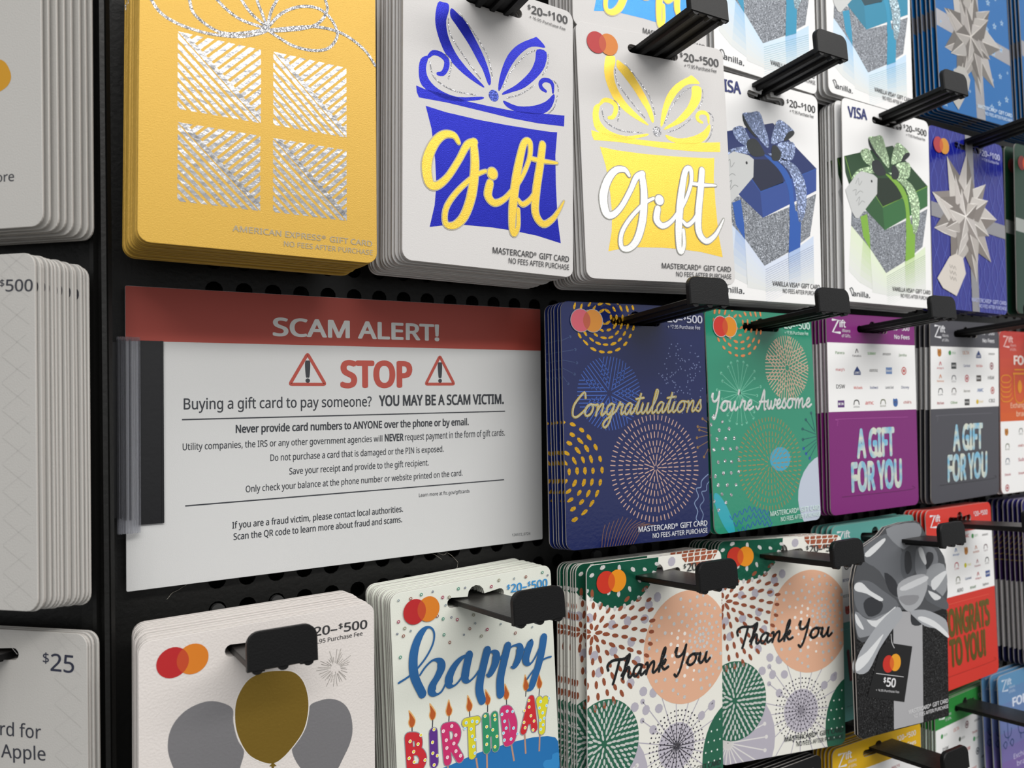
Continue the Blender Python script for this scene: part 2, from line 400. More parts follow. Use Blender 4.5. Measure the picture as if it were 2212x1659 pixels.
FR['bowmc'] = ((492.46, -44.65, 133.80), (0.99977, 0.00665, 0.02024, -0.00708, 0.99974, 0.02148, -0.02009, -0.02162, 0.99956))
FR['dgreen'] = ((598.21, -46.17, 136.33), (0.99999, -0.00447, 0.00167, 0.00448, 0.99999, -0.00162, -0.00167, 0.00163, 1.00000))
FR['aquaA'] = ((293.19, -43.43, 263.64), (0.99892, -0.04625, 0.00363, 0.04619, 0.99882, 0.01503, -0.00432, -0.01485, 0.99988))
FR['aquaB'] = ((390.56, -42.37, 265.62), (0.99962, -0.02759, 0.00145, 0.02757, 0.99955, 0.01180, -0.00177, -0.01175, 0.99993))
FR['star'] = ((502.17, -43.83, 270.64), (0.99994, 0.00985, 0.00366, -0.00997, 0.99936, 0.03449, -0.00332, -0.03452, 0.99940))
FR['congrats'] = ((194.11, -35.60, 0.05), (0.99615, 0.08724, 0.00869, -0.08746, 0.99571, 0.03018, -0.00602, -0.03083, 0.99951))
FR['awesome'] = ((284.91, -42.41, -0.79), (0.99966, -0.02606, 0.00001, 0.02604, 0.99888, 0.03957, -0.00104, -0.03956, 0.99922))
FR['purple'] = ((387.71, -41.18, 0.82), (0.99999, 0.00023, 0.00423, -0.00027, 0.99995, 0.00953, -0.00423, -0.00953, 0.99995))
FR['grey'] = ((492.95, -42.95, 0.13), (0.99949, -0.03184, -0.00117, 0.03182, 0.99940, -0.01381, 0.00161, 0.01377, 0.99990))
FR['food'] = ((585.40, -39.43, -4.86), (0.99999, 0.00273, 0.00266, -0.00271, 0.99998, -0.00625, -0.00268, 0.00625, 0.99998))
FR['balloon'] = ((0.39, -50.55, -132.94), (0.99751, -0.07035, 0.00439, 0.07037, 0.99751, -0.00493, -0.00404, 0.00522, 0.99998))
FR['birthday'] = ((101.29, -36.42, -133.30), (0.99752, -0.06820, -0.01736, 0.06873, 0.99711, 0.03245, 0.01510, -0.03357, 0.99932))
FR['ty1'] = ((203.67, -40.94, -132.53), (0.99958, 0.02450, 0.01574, -0.02457, 0.99969, 0.00403, -0.01563, -0.00442, 0.99987))
FR['ty2'] = ((300.98, -33.29, -132.16), (0.98648, 0.15915, 0.03916, -0.16037, 0.98659, 0.03032, -0.03381, -0.03619, 0.99877))
FR['bow50'] = ((380.27, -61.42, -126.41), (0.99871, 0.03737, 0.03448, -0.03882, 0.99834, 0.04254, -0.03283, -0.04383, 0.99850))
FR['teal'] = ((395.61, -36.19, -132.86), (0.99963, -0.02677, 0.00566, 0.02671, 0.99959, 0.01008, -0.00592, -0.00993, 0.99993))
FR['red'] = ((484.77, -41.99, -130.20), (0.99797, -0.06151, 0.01653, 0.06082, 0.99737, 0.03939, -0.01891, -0.03830, 0.99909))
FR['yellow'] = ((389.11, -38.74, -270.06), (0.99991, 0.00906, 0.01035, -0.00914, 0.99993, 0.00754, -0.01028, -0.00764, 0.99992))
FR['green'] = ((504.81, -33.77, -268.28), (0.99518, -0.09438, 0.02680, 0.09414, 0.99551, 0.01008, -0.02763, -0.00751, 0.99959))
FR['forhome'] = ((568.46, -42.08, -258.91), (0.99999, -0.00172, -0.00400, 0.00183, 0.99959, 0.02857, 0.00395, -0.02858, 0.99958))
FR['lightgift'] = ((199.00, -43.00, 262.00), (1.00000, 0.00000, 0.00000, 0.00000, 1.00000, 0.00000, 0.00000, 0.00000, 1.00000))
FR['black'] = ((286.00, -41.00, -268.00), (1.00000, 0.00000, 0.00000, 0.00000, 0.99980, 0.02000, 0.00000, -0.02000, 0.99980))
FR['navy'] = ((603.00, -44.00, -132.00), (1.00000, 0.00000, 0.00000, 0.00000, 0.99980, 0.02000, 0.00000, -0.02000, 0.99980))
FR['star2'] = ((612.00, -44.00, 272.00), (1.00000, 0.00000, 0.00000, 0.00000, 0.99955, 0.03000, 0.00000, -0.03000, 0.99955))
FR['ltop'] = ((-94.74, 17.91, 140.30), (0.74314, 0.66913, 0.00000, -0.66913, 0.74314, 0.00000, 0.00000, 0.00000, 1.00000))
FR['lmid'] = ((-97.21, 17.86, 5.80), (0.74314, 0.66913, 0.00000, -0.66913, 0.74314, 0.00000, 0.00000, 0.00000, 1.00000))
FR['lbot'] = ((-82.10, 26.72, -131.70), (0.74314, 0.66913, 0.00000, -0.66913, 0.74314, 0.00000, 0.00000, 0.00000, 1.00000))
FR['sign'] = ((0.33, -6.24, 0.50), (0.99974, -0.02209, 0.00489, 0.02209, 0.99976, 0.00011, -0.00489, 0.00000, 0.99999))
FW = dict(gold=(90.9, 126.0), bluegift=(91.4, 130.8), goldgift=(91.4, 129.3), bluevisa=(90.4, 126.6), greenvisa=(90.7, 129.3), bowmc=(90.6, 126.1), dgreen=(90.8, 128.2), aquaA=(89.9, 124.4), aquaB=(89.8, 124.4), star=(90.5, 125.4), congrats=(89.4, 124.5), awesome=(89.8, 124.1), purple=(89.8, 125.4), grey=(89.9, 126.8), food=(89.4, 122.3), balloon=(91.1, 126.2), birthday=(88.0, 121.9), ty1=(90.0, 124.7), ty2=(89.7, 125.1), bow50=(85.3, 123.3), teal=(89.3, 123.7), red=(89.4, 123.8), yellow=(89.4, 123.8), green=(87.1, 120.6), forhome=(90.0, 124.7))
SIGNH = 124.78
FB1 = [(15.3, -130.7), (17.7, -128.3), (21.0, -126.8), (23.2, -125.5), (26.5, -124.0)]
FB2 = [(142.9, -129.2), (140.4, -127.1), (137.8, -125.6), (136.1, -125.2), (139.9, -125.1), (143.7, -127.0), (146.3, -126.3), (150.1, -129.4), (151.9, -132.0), (151.4, -134.3), (148.8, -135.6), (146.2, -135.2), (144.3, -136.4)]

def fmat(k):
    o, m = FR[k]; M = Matrix([[m[0], m[1], m[2]], [m[3], m[4], m[5]], [m[6], m[7], m[8]]]).to_4x4(); M.translation = Vector(o) * S
    return M
def pile(key, desc, where, art, bm, n=6, T=18, dx=-1.5, dz=0, jit=.5, wall=(0, 1, 0), slope=.087, plural=None, yaw=.0015, art_back=True, gaps=None, roll=.003):
    """hang n copies of one card on its hook, the front one where the photograph has it"""
    M0 = fmat(key); w = Vector(wall); first = None; rnd = random.Random(key); out = []
    grp = (plural or desc + ' pile') if n > 1 else None
    arts = art.meshes() if art else {}
    e = Vector((w.y, -w.x, 0))
    for i in range(n):
        t = (i / (n - 1)) if n > 1 else 0
        if gaps: t = gaps[min(i, len(gaps) - 1)]
        lab = ('%s, frontmost, %s' if i == 0 else '%s, ' + (ORD[i] + ' from front' if i < n - 1 else 'rearmost') + ', %s') % (desc, where)
        if n == 1: lab = '%s, %s' % (desc, where)
        if first is None:
            o = empty('gift_card', lab, 'gift card', grp); meshob('card_body', bm, o)
            for k, me in arts.items(): meshob(k, me, o)
            first = o
        else:
            o = first.copy(); COL.objects.link(o); o['label'] = lab
            for ch in first.children:
                if not art_back and ch.name.split('.')[0] != 'card_body': continue
                c = ch.copy(); COL.objects.link(c); c.parent = o
        j = 0 if i == 0 else 1
        d = w * T * t + e * (dx * t + j * rnd.uniform(-jit, jit)) + Vector((0, 0, -slope * T * t + dz * t + j * rnd.uniform(-jit, jit) * .6))
        R = Matrix.Rotation(j * rnd.uniform(-yaw, yaw) * 3, 4, 'Z') @ Matrix.Rotation(j * rnd.uniform(-roll, roll), 4, 'Y')
        o.matrix_world = Matrix.Translation(d * S) @ M0 @ R
        out.append(o)
        if len(lab.replace(',', '').split()) > 16: print('LONG', len(lab.split()), lab)
    return out
# ------------------------------------------------------------------ the display fixture
Z0, PIT, HR = 1.4, 12.7, 3.7
def pegboard():
    X0, X1, ZB, ZT = 35.8, 35.8 + PIT * 60, Z0 - PIT * 31, Z0 + PIT * 28
    v, f = [], []; n = 12
    nx = 61; nz = 60; h = PIT / 2
    for i in range(nx):
        for k in range(nz):
            cx, cz = X0 + i * PIT, ZB + k * PIT; b = len(v)
            for t in range(n):
                a = 2 * math.pi * (t + .5) / n; c, s = math.cos(a), math.sin(a); q = max(abs(c), abs(s)); 
                v.append((cx + c / q * h, 0, cz + s / q * h))
            for t in range(n): a = 2 * math.pi * (t + .5) / n; v.append((cx + HR * math.cos(a), 0, cz + HR * math.sin(a)))
            for t in range(n): a = 2 * math.pi * (t + .5) / n; v.append((cx + HR * math.cos(a), 1.2, cz + HR * math.sin(a)))
            for t in range(n):
                u = (t + 1) % n
                f.append((b + t, b + u, b + n + u, b + n + t)); f.append((b + n + t, b + n + u, b + 2 * n + u, b + 2 * n + t))
            # the corner triangles left between the ring and the square cell
            for t, (sx, sz) in ((1, (1, 1)), (4, (-1, 1)), (7, (-1, -1)), (10, (1, -1))):
                v.append((cx + sx * h, 0, cz + sz * h)); f.append((b + t, b + (t + 1) % n, len(v) - 1)) if False else None
    x0, x1, z0, z1 = X0 - h, X0 + (nx - 1) * PIT + h, ZB - h, ZB + (nz - 1) * PIT + h
    b = len(v); v += [(-6, 0, z0), (x0, 0, z0), (x0, 0, z1), (-6, 0, z1)]; f.append((b, b + 1, b + 2, b + 3))
    me = bpy.data.meshes.new('pegboard'); me.from_pydata([tuple(c * S for c in q) for q in v], [], f)
    bm = bmesh.new(); bm.from_mesh(me); bmesh.ops.recalc_face_normals(bm, faces=bm.faces); bm.to_mesh(me); bm.free()
    me.materials.append(MATS['powder_coat'])
    o = meshob('wall_back', me); o['kind'] = 'structure'; o['label'] = 'black perforated metal back panel behind the hanging cards'
    m = MB().box((-6, 14, z0), (x1, 16, z1)).mesh('panel_backing', ['hole_back']); meshob('panel_backing', m, o)
    return z0, z1
zb, zt = pegboard()
EL = Vector((math.cos(math.radians(42)), -math.sin(math.radians(42)), 0)); NL = Vector((-math.sin(math.radians(42)), -math.cos(math.radians(42)), 0)); P0 = Vector((-6, -27, 0))
def lp(s, n, z): q = P0 + EL * s + NL * n; return (q.x, q.y, z)
def lbox(mb, s0, s1, n0, n1, z0, z1, m=0):
    b = len(mb.v)
    for z in (z0, z1):
        for s, n in ((s0, n0), (s1, n0), (s1, n1), (s0, n1)): mb.v.append(lp(s, n, z))
    for f in ((0, 3, 2, 1), (4, 5, 6, 7), (0, 1, 5, 4), (1, 2, 6, 5), (2, 3, 7, 6), (3, 0, 4, 7)): mb.f.append(tuple(i + b for i in f)); mb.m.append(m)
    return mb
mb = lbox(MB(), -420, -13, -1.5, 0, zb, zt)
o = meshob('wall_left', mb.mesh('wall_left', ['powder_coat'])); o['kind'] = 'structure'; o['label'] = 'black metal side panel turned away on the left'
# upright between the two panels: two folded lips and a flange
mb = lbox(MB(), -13, -6.5, -1.5, 1.2, zb, zt); lbox(mb, -6.5, -4.8, -1.5, 3.2, zb, zt); lbox(mb, -4.8, -.6, -1.5, .6, zb, zt)
mb.box((-8.4, -26.6, zb), (-6.9, -2, zt)); mb.box((-9.2, -29.4, zb), (-7.6, -26.6, zt)); mb.box((-8.4, -2.2, zb), (-3.4, -.02, zt))
o = meshob('trim_1', mb.mesh('trim_1', ['powder_coat'])); o['kind'] = 'structure'; o['label'] = 'black folded steel upright between the two card panels'

m = MB().box((-6000, -9000, -1360), (9000, 15, -1350)).mesh('floor', ['shop_floor']); o = meshob('floor', m); o['kind'] = 'structure'; o['label'] = 'grey shop floor below the display'
# ------------------------------------------------------------------ hooks
def hook_meshes():
    """local: x across, y = 0 at the board and negative outwards, z up, top of the blade at z = 0; length 88"""
    out = {}
    L = 88
    m = MB(); P = [(-12, -2.2), (-12, -.3), (-11.7, 0), (11.7, 0), (12, -.3), (12, -2.2), (10.5, -2.2)]
    for c in (7.5, 0, -7.5): P += [(c + 1.7, -2.2), (c + 1.2, -3.7), (c - 1.2, -3.7), (c - 1.7, -2.2)]
    P += [(-10.5, -2.2)]
    m.prism(P, lambda p, t: (p[0], -t * L, p[1]))
    for p in range(len(m.f)): m.m[p] = 0
    # the top face of the blade gets a lighter, mottled colour
    me = m.mesh('blade', ['black_plastic', 'hook_top_plastic'])
    for p in me.polygons:
        if p.normal.z > .9 and p.center.z > -.0002: p.material_index = 1
    out['blade'] = me
    m = MB(); F = [(-12.5, -3)]; 
    F += [(12.5, -3)]
    for k in range(7): t = math.radians(90 * k / 6); F.append((12.5 - 4.6 + 4.6 * math.cos(t), 10.4 - 4.6 + 4.6 * math.sin(t)))
    for k in range(7): t = math.radians(90 + 90 * k / 6); F.append((-12.5 + 4.6 + 4.6 * math.cos(t), 10.4 - 4.6 + 4.6 * math.sin(t)))
    Fi = [(x * .965, (z - 3.7) * .955 + 3.7) for x, z in F]
    n = len(F); m.v += [(x, -L + 1.2, z) for x, z in F] + [(x, -L - .9, z) for x, z in F] + [(x, -L - 1.5, z) for x, z in Fi]
    m.f.append(tuple(range(n))); m.m.append(0); m.f.append(tuple(range(2 * n, 3 * n))); m.m.append(0)
    for i in range(n):
        j = (i + 1) % n; m.f.append((i, j, n + j, n + i)); m.f.append((n + i, n + j, 2 * n + j, 2 * n + i)); m.m += [0, 0]
    for c in (-9, 0, 9): m.prism([(c + 1.9 * math.cos(math.pi + math.pi * k / 6), -2.8 + 1.5 * math.sin(math.pi + math.pi * k / 6)) for k in range(7)], lambda p, t: (p[0], -L + 2 - t * 3, p[1]))
    out['end_flap'] = m.mesh('end_flap', ['black_plastic'])
    m = MB(); m.box((-12, -3, -9), (12, .2, 1)); m.box((-9, -4.5, -5), (9, -3, -.5)); out['mounting_block'] = m.mesh('mounting_block', ['black_plastic'])
    return out
HK = hook_meshes()
pm = MB()
pm.prism([(2.9 * math.cos(math.pi * 2 * k / 12), 2.9 * math.sin(math.pi * 2 * k / 12)) for k in range(12)], lambda p, t: (p[0], -1.6 + 3.4 * t, p[1]))
PEG = pm.mesh('peg', ['peg_steel'], False)
def hook(X, z, label, tilt=5, L=1.0, group='flat black scanning hooks', M=None, pegs=True):
    o = empty('display_hook', label, 'hook', group)
    for k in ('blade', 'end_flap', 'mounting_block'):
        c = meshob(k, HK[k], o)
        if L != 1.0 and k == 'blade': c.scale = (1, L, 1)
        if L != 1.0 and k == 'end_flap': c.location = (0, 88 * S * (1 - L), 0)
    if pegs:
        base = Vector((X, 0, z))
        for sx in (-12.7, 12.7):
            gx = 35.8 + round((X + sx - 35.8) / PIT) * PIT; gz = Z0 + round((z + 2 - Z0) / PIT) * PIT
            c = meshob('peg', PEG, o); q = Matrix.Rotation(math.radians(-tilt), 4, 'X').inverted() @ (Vector((gx - X, -.6, gz - z)) * S); c.location = q
    R = Matrix.Rotation(math.radians(-tilt), 4, 'X')
    T = Matrix.Translation(Vector((X, -.3, z)) * S)
    o.matrix_world = (M if M else T) @ R
    return o
# each hook takes the slot height of the cards it carries (top of the blade at the board)
HOOKS = [
 ('bluegift', 150, 129, 'black hook overhead, holding the blue present cards'), ('goldgift', 246, 127.6, 'black hook holding the pale gold present cards'),
 ('bluevisa', 335, 126.6, 'black hook holding the white cards with navy present'), ('greenvisa', 449, 127.6, 'black hook holding the white cards with green present'),
 ('bowmc', 546, 125.6, 'black hook holding the royal blue bow cards'), ('dgreen', 640, 126.6, 'black hook at the right edge above the dark green card'),
 ('congrats', 243, -10.3, 'black hook holding the navy congratulations cards'), ('awesome', 333, -10.5, 'black hook holding the green firework cards'),
 ('purple', 432, -9.8, 'black hook holding the purple gift cards'), ('grey', 538, -9.6, 'black hook holding the dark grey gift cards'), ('food', 634, -10.0, 'black hook at right edge holding the orange food cards'),
 ('balloon', 45, -145.5, 'black hook holding the cream balloon cards'), ('birthday', 146, -144.0, 'black hook holding the birthday cards'),
 ('ty1', 246, -144.6, 'black hook holding the left thank you pile'), ('ty2', 341, -145.0, 'black hook holding the right thank you pile'),
 ('teal', 437, -145.0, 'black hook through the silver bow card'), ('red', 530, -145.5, 'black hook holding the red congrats cards'),
 ('navy', 648, -144.5, 'black hook holding the indigo cards at right edge'),
 ('yellow', 436, -279.5, 'black hook lowest down, holding the yellow cards'), ('green', 545, -278.5, 'black hook holding the bright green cards'),
 ('black', 331, -279, 'black hook below the frame holding the black cards'), ('forhome', 630, -277, 'black hook at bottom right for blue cards'),
]
for k, X, z, lab in HOOKS:
    hook(X, z, lab, L={'balloon': .87, 'birthday': 1.0}.get(k, 1.0))

# ------------------------------------------------------------------ the notice
def sign():
    W, H = 203.2, SIGNH
    A = Art(W, H, .6); A.part('printed_notice')
    red = '#b04a3e'; dk = '#33363c'
    A.poly([(0, 0), (W, 0), (W, 22.6), (0, 22.6)], red).up()
    def T(P, t, m=dk, b=.011): A.text(t, Q(P), m, b)
    T("59.4,18.6 142.1,18.7 59.6,10.8", 'SCAM ALERT!', '#dfe1df', .028)
    T("90.5,41.7 127.2,41.7 90.7,29.9", 'STOP', red, .045)
    for P in ("75.1,26.6 66.9,40.5 83.3,40.6", "142.3,26.6 134.4,40.6 150.2,40.6"):
        P = Q(P); c = (sum(p[0] for p in P) / 3, sum(p[1] for p in P) / 3); R = []
        for i in range(3):
            a, b = P[i], P[(i + 1) % 3]; R += [(a[0] + (b[0] - a[0]) * t, a[1] + (b[1] - a[1]) * t) for t in (.06, .94)]
        A.stroke(R + [R[0]], 1.5, red, sm=False); 
        for i in range(1, 6, 2): A.stroke([R[i], P[(i // 2 + 1) % 3] if False else ((R[i][0] + R[(i + 1) % 6][0]) / 2 * .5 + P[(i // 2 + 1) % 3][0] * .5, (R[i][1] + R[(i + 1) % 6][1]) / 2 * .5 + P[(i // 2 + 1) % 3][1] * .5), R[(i + 1) % 6]], 1.5, red, sm=True)
        top = P[0]; x = top[0]; y0 = top[1]; hh = P[1][1] - y0
        A.smooth([(x - 1.2, y0 + hh * .28), (x, y0 + hh * .22), (x + 1.2, y0 + hh * .28), (x + .85, y0 + hh * .74), (x, y0 + hh * .78), (x - .85, y0 + hh * .74)], dk).poly(circ((x, y0 + hh * .88), 1.05, n=12), dk)
    T("22.1,51.0 105.9,51.1 22.2,46.4", 'Buying a gift card to pay someone?', dk, .012)
    T("109.6,51.0 179.5,51.0 109.7,46.1", 'YOU MAY BE A SCAM VICTIM.', dk, .035)
    for P in ("21.4,55.3 180.2,55.0", "22.5,91.7 179.2,91.0"): A.stroke(Q(P), .55, dk, cap=False)
    T("43.2,61.6 158.4,61.6 43.2,58.3", 'Never provide card numbers to ANYONE over the phone or by email.', dk, .03)
    T("21.6,68.2 111.2,68.1 21.6,65.4", 'Utility companies, the IRS or any other government agencies will')
    T("112.4,68.1 122.2,68.1 112.4,64.8", 'NEVER', dk, .035)
    T("123.0,68.1 179.9,67.8 123.1,64.9", 'request payment in the form of gift cards.')
    T("58.0,74.7 144.0,74.6 58.0,71.8", 'Do not purchase a card that is damaged or the PIN is exposed.')
    T("66.4,81.2 135.6,81.0 66.4,78.3", 'Save your receipt and provide to the gift recipient.')
    T("47.3,87.8 154.6,87.3 47.3,85.0", 'Only check your balance at the phone number or website printed on the card.')
    T("41.5,103.1 121.6,102.8 41.5,100.3", 'If you are a fraud victim, please contact local authorities.', dk, .018)
    T("42.0,108.1 121.1,107.8 42.1,105.3", 'Scan the QR code to learn more about fraud and scams.', dk, .018)
    T("130.2,96.3 158.5,96.2 130.2,94.6", 'Learn more at ftc.gov/giftcards')
    T("183.7,121.2 195.2,121.5 183.7,119.9", '126572_0724', '#55585c')
    o = empty('warning_sign', 'white and red scam warning sign on the black pegboard', 'sign')
    bm = body_mesh(W, H, 'sign_white', 'sign_white', out=rounded(W, H, .6, n=2), slot=False, th=.5); bm.name = 'sheet'
    meshob('sheet', bm, o)
    for n, me in A.meshes().items(): meshob(n, me, o)
    o.matrix_world = fmat('sign')
    # clear gripper that clamps the left edge of the notice
    g = empty('sign_gripper', 'clear ribbed plastic gripper clamping the left edge of warning sign', 'sign holder')
    a = Q("-3.3,21.2 5.2,21.5 5.6,22.2 14.2,22.4 13.7,97.9 5.3,97.7 4.4,100.6 -3.4,100.6")
    x0, x1, x2 = a[0][0], a[1][0], a[3][0]; zt_, zb_ = -a[0][1], -a[7][1]; n = 9
    m = MB(); P = []
    for k in range(n * 2 + 1): P.append((x0 + (x1 - x0) * k / (2 * n), -3.2 - (1.3 if k % 2 else 0) - (.9 if n - 2 < k < n + 3 else 0)))
    P += [(x1, -.35), (x0, -.35)]
    m.prism(P, lambda p, t: (p[0], p[1], zt_ + (zb_ - zt_) * t)); meshob('clear_profile', m.mesh('clear_profile', ['clear_plastic']), g)
    m = MB().box((x0 + .3, -1.5, zb_ + 6), (x0 + 3.2, -.9, zt_ - 1)); m.box((x0 + 4.4, -1.5, zb_ + 5), (x0 + 5.2, -.9, zt_ - 1)); meshob('clamp_strip', m.mesh('clamp_strip', ['smoked_plastic']), g)
    m = MB().box((x1 - .3, -1.0, -a[4][1]), (x2, -.25, -a[3][1])); m.box((x2 - .9, -1.25, -a[4][1]), (x2, -1.0, -a[3][1])); meshob('grip_strip', m.mesh('grip_strip', ['smoked_plastic']), g)
    m = MB().box((x0 - 5, 1.0, zb_ + 6), (x0 + 4, 2.2, zt_ - 2)); meshob('back_plate', m.mesh('back_plate', ['smoked_plastic']), g)
    g.matrix_world = fmat('sign')
sign()

# ------------------------------------------------------------------ print shared by several cards
RED, ORA, OVL = '#b41e22', '#d47a1c', '#bd4520'
def mclogo(A, cx=15, cy=9.4, r=5.6, red=RED, ora=ORA, ov=OVL, ring=None):
    A.part('logo'); z0 = A.z; A.top()
    d = r * .62
    if ring: A.poly(circ((cx - d, cy), r + .35), ring).poly(circ((cx + d, cy), r + .35), ring).up(.004)
    A.poly(circ((cx - d, cy), r), red).up(.004).poly(circ((cx + d, cy), r), ora).up(.004)
    a = math.acos(d / r); P = [(cx - d + r * math.cos(-a + 2 * a * k / 10), cy + r * math.sin(-a + 2 * a * k / 10)) for k in range(11)]
    P += [(cx + d + r * math.cos(math.pi - a + 2 * a * k / 10), cy + r * math.sin(math.pi - a + 2 * a * k / 10)) for k in range(1, 10)]
    A.up(.004).poly(P, ov); A.part('artwork'); A.z = z0
def price(A, t='^$20–^$500', fee='+ ^$7.95 Purchase Fee', col='#3a3a3c', u0=62.5, u1=87.8, v=10.6, h=4.1, b=.02):
    z0 = A.z; A.top(); A.part('price_text').line(t, u0, u1, v, h, col, b)
    if fee: A.line(fee, u0 + 2.5, u1 - 1.7, v + 3.5, 1.9, col, .01)
    A.part('artwork'); A.z = z0
def mcfoot(A, a='MASTERCARD^® GIFT CARD', b='NO FEES AFTER PURCHASE', col='#3a3a3c', u=44.5, u1=88.6, v=119.6, h=2.7):
    z0 = A.z; A.top(); A.part('lettering').line(a, u, u1, v, h, col, .012); A.line(b, u + 8.7, u1, v + 3.8, h - .25, col, .008); A.part('artwork'); A.z = z0

# ---- yellow card with the striped silver window present
def art_gold():
    A = Art(FW['gold'][0], FW['gold'][1]); A.part('foil_artwork')
    for P in ("13.1,46.0 43.6,44.9 43.2,74.3 13.3,75.3", "48.2,45.0 78.1,45.2 77.8,74.5 48.2,74.6", "13.3,79.8 43.2,79.9 43.2,109.1 13.4,110.0", "48.2,79.7 77.8,80.0 78.0,109.6 48.0,109.1"):
        P = Q(P); x0 = (P[0][0] + P[3][0]) / 2; x1 = (P[1][0] + P[2][0]) / 2; y0 = (P[0][1] + P[1][1]) / 2; y1 = (P[2][1] + P[3][1]) / 2
        low = [(x0, y0), (x1, y1), (x0, y1)]; upp = [(x0, y0), (x1, y0), (x1, y1)]
        dx, dy = x1 - x0, y1 - y0; L = math.hypot(dx, dy); ex, ey = dx / L, dy / L; nx, ny = -ey, ex
        for k in range(9):
            o = .5 + k * 2.62; q = [(x0 + nx * o - ex * 40, y0 + ny * o - ey * 40), (x0 + nx * o + ex * 60, y0 + ny * o + ey * 60), (x0 + nx * (o + 1.5) + ex * 60, y0 + ny * (o + 1.5) + ey * 60), (x0 + nx * (o + 1.5) - ex * 40, y0 + ny * (o + 1.5) - ey * 40)]
            A.poly(clip(q, low), 'silver_foil')
        q = [(x0 - ex * 9, y0 - ey * 9), (x1 + ex * 9, y1 + ey * 9), (x1 + ex * 9 - nx * 1.9, y1 + ey * 9 - ny * 1.9), (x0 - ex * 9 - nx * 1.9, y0 - ey * 9 - ny * 1.9)]
        A.poly(clip(q, upp), 'silver_foil')
        for k in range(14):
            o = 2 + k * 2.75; q = [(x0 + ex * o, y0 + ey * o), (x0 + ex * (o + 1.7), y0 + ey * (o + 1.7)), (x0 + ex * (o + 1.7) - nx * 60, y0 + ey * (o + 1.7) - ny * 60), (x0 + ex * o - nx * 60, y0 + ey * o - ny * 60)]
            A.poly(clip(q, upp), 'silver_foil')
    for P in ("0.6,26.4 1.8,31.2 4.1,35.8 7.6,40.1 13.6,42.6 21.5,43.6 28.4,43.3 36.0,41.9 42.6,39.2 46.6,36.5", "18.3,20.6 16.8,27.1 17.2,32.3 18.4,36.7 22.1,39.8 27.1,41.9 32.2,41.7 39.9,39.1 45.9,36.3",
              "22.0,23.0 24.5,27.0 27.1,29.7 30.9,32.8 36.0,35.3 42.6,36.1 45.9,36.3", "32.1,20.8 36.0,27.3 39.9,31.9 45.9,35.9", "41.2,19.0 41.9,25.8 43.9,30.8 45.9,35.9", "53.4,15.6 49.6,23.7 47.2,29.3 45.9,35.9",
              "45.9,35.9 51.3,28.9 58.2,24.3 65.3,22.8 70.3,24.8 73.6,29.1 73.9,33.4 70.3,38.6 63.8,41.0 56.1,40.9 50.6,39.0 46.6,37.2", "66.7,11.2 69.2,18.5 69.9,22.7 66.7,28.6 60.3,32.7 49.3,36.4 45.9,36.3",
              "45.9,37.0 56.1,33.4 65.2,30.8 73.9,30.5 80.6,32.5 86.6,36.3 90.6,41.4"):
        A.stroke([p for p in Q(P)], 1.15, 'silver_glitter', 6)
    A.part('lettering').text('AMERICAN EXPRESS^® GIFT CARD', Q("32.9,118.6 88.8,118.9 33.4,116.4"), '#a89b80', .018)
    A.text('NO FEES AFTER PURCHASE', Q("52.3,122.4 89.0,122.5 52.3,120.4"), '#a89b80', .012)
    return A
pile('gold', 'yellow gift card with silver striped present', 'at top left', art_gold(), body_mesh(*FW['gold'], 'paper_gold', 'card_edge_gold', slot=True), n=12, T=25, dx=-3.3, jit=.35)

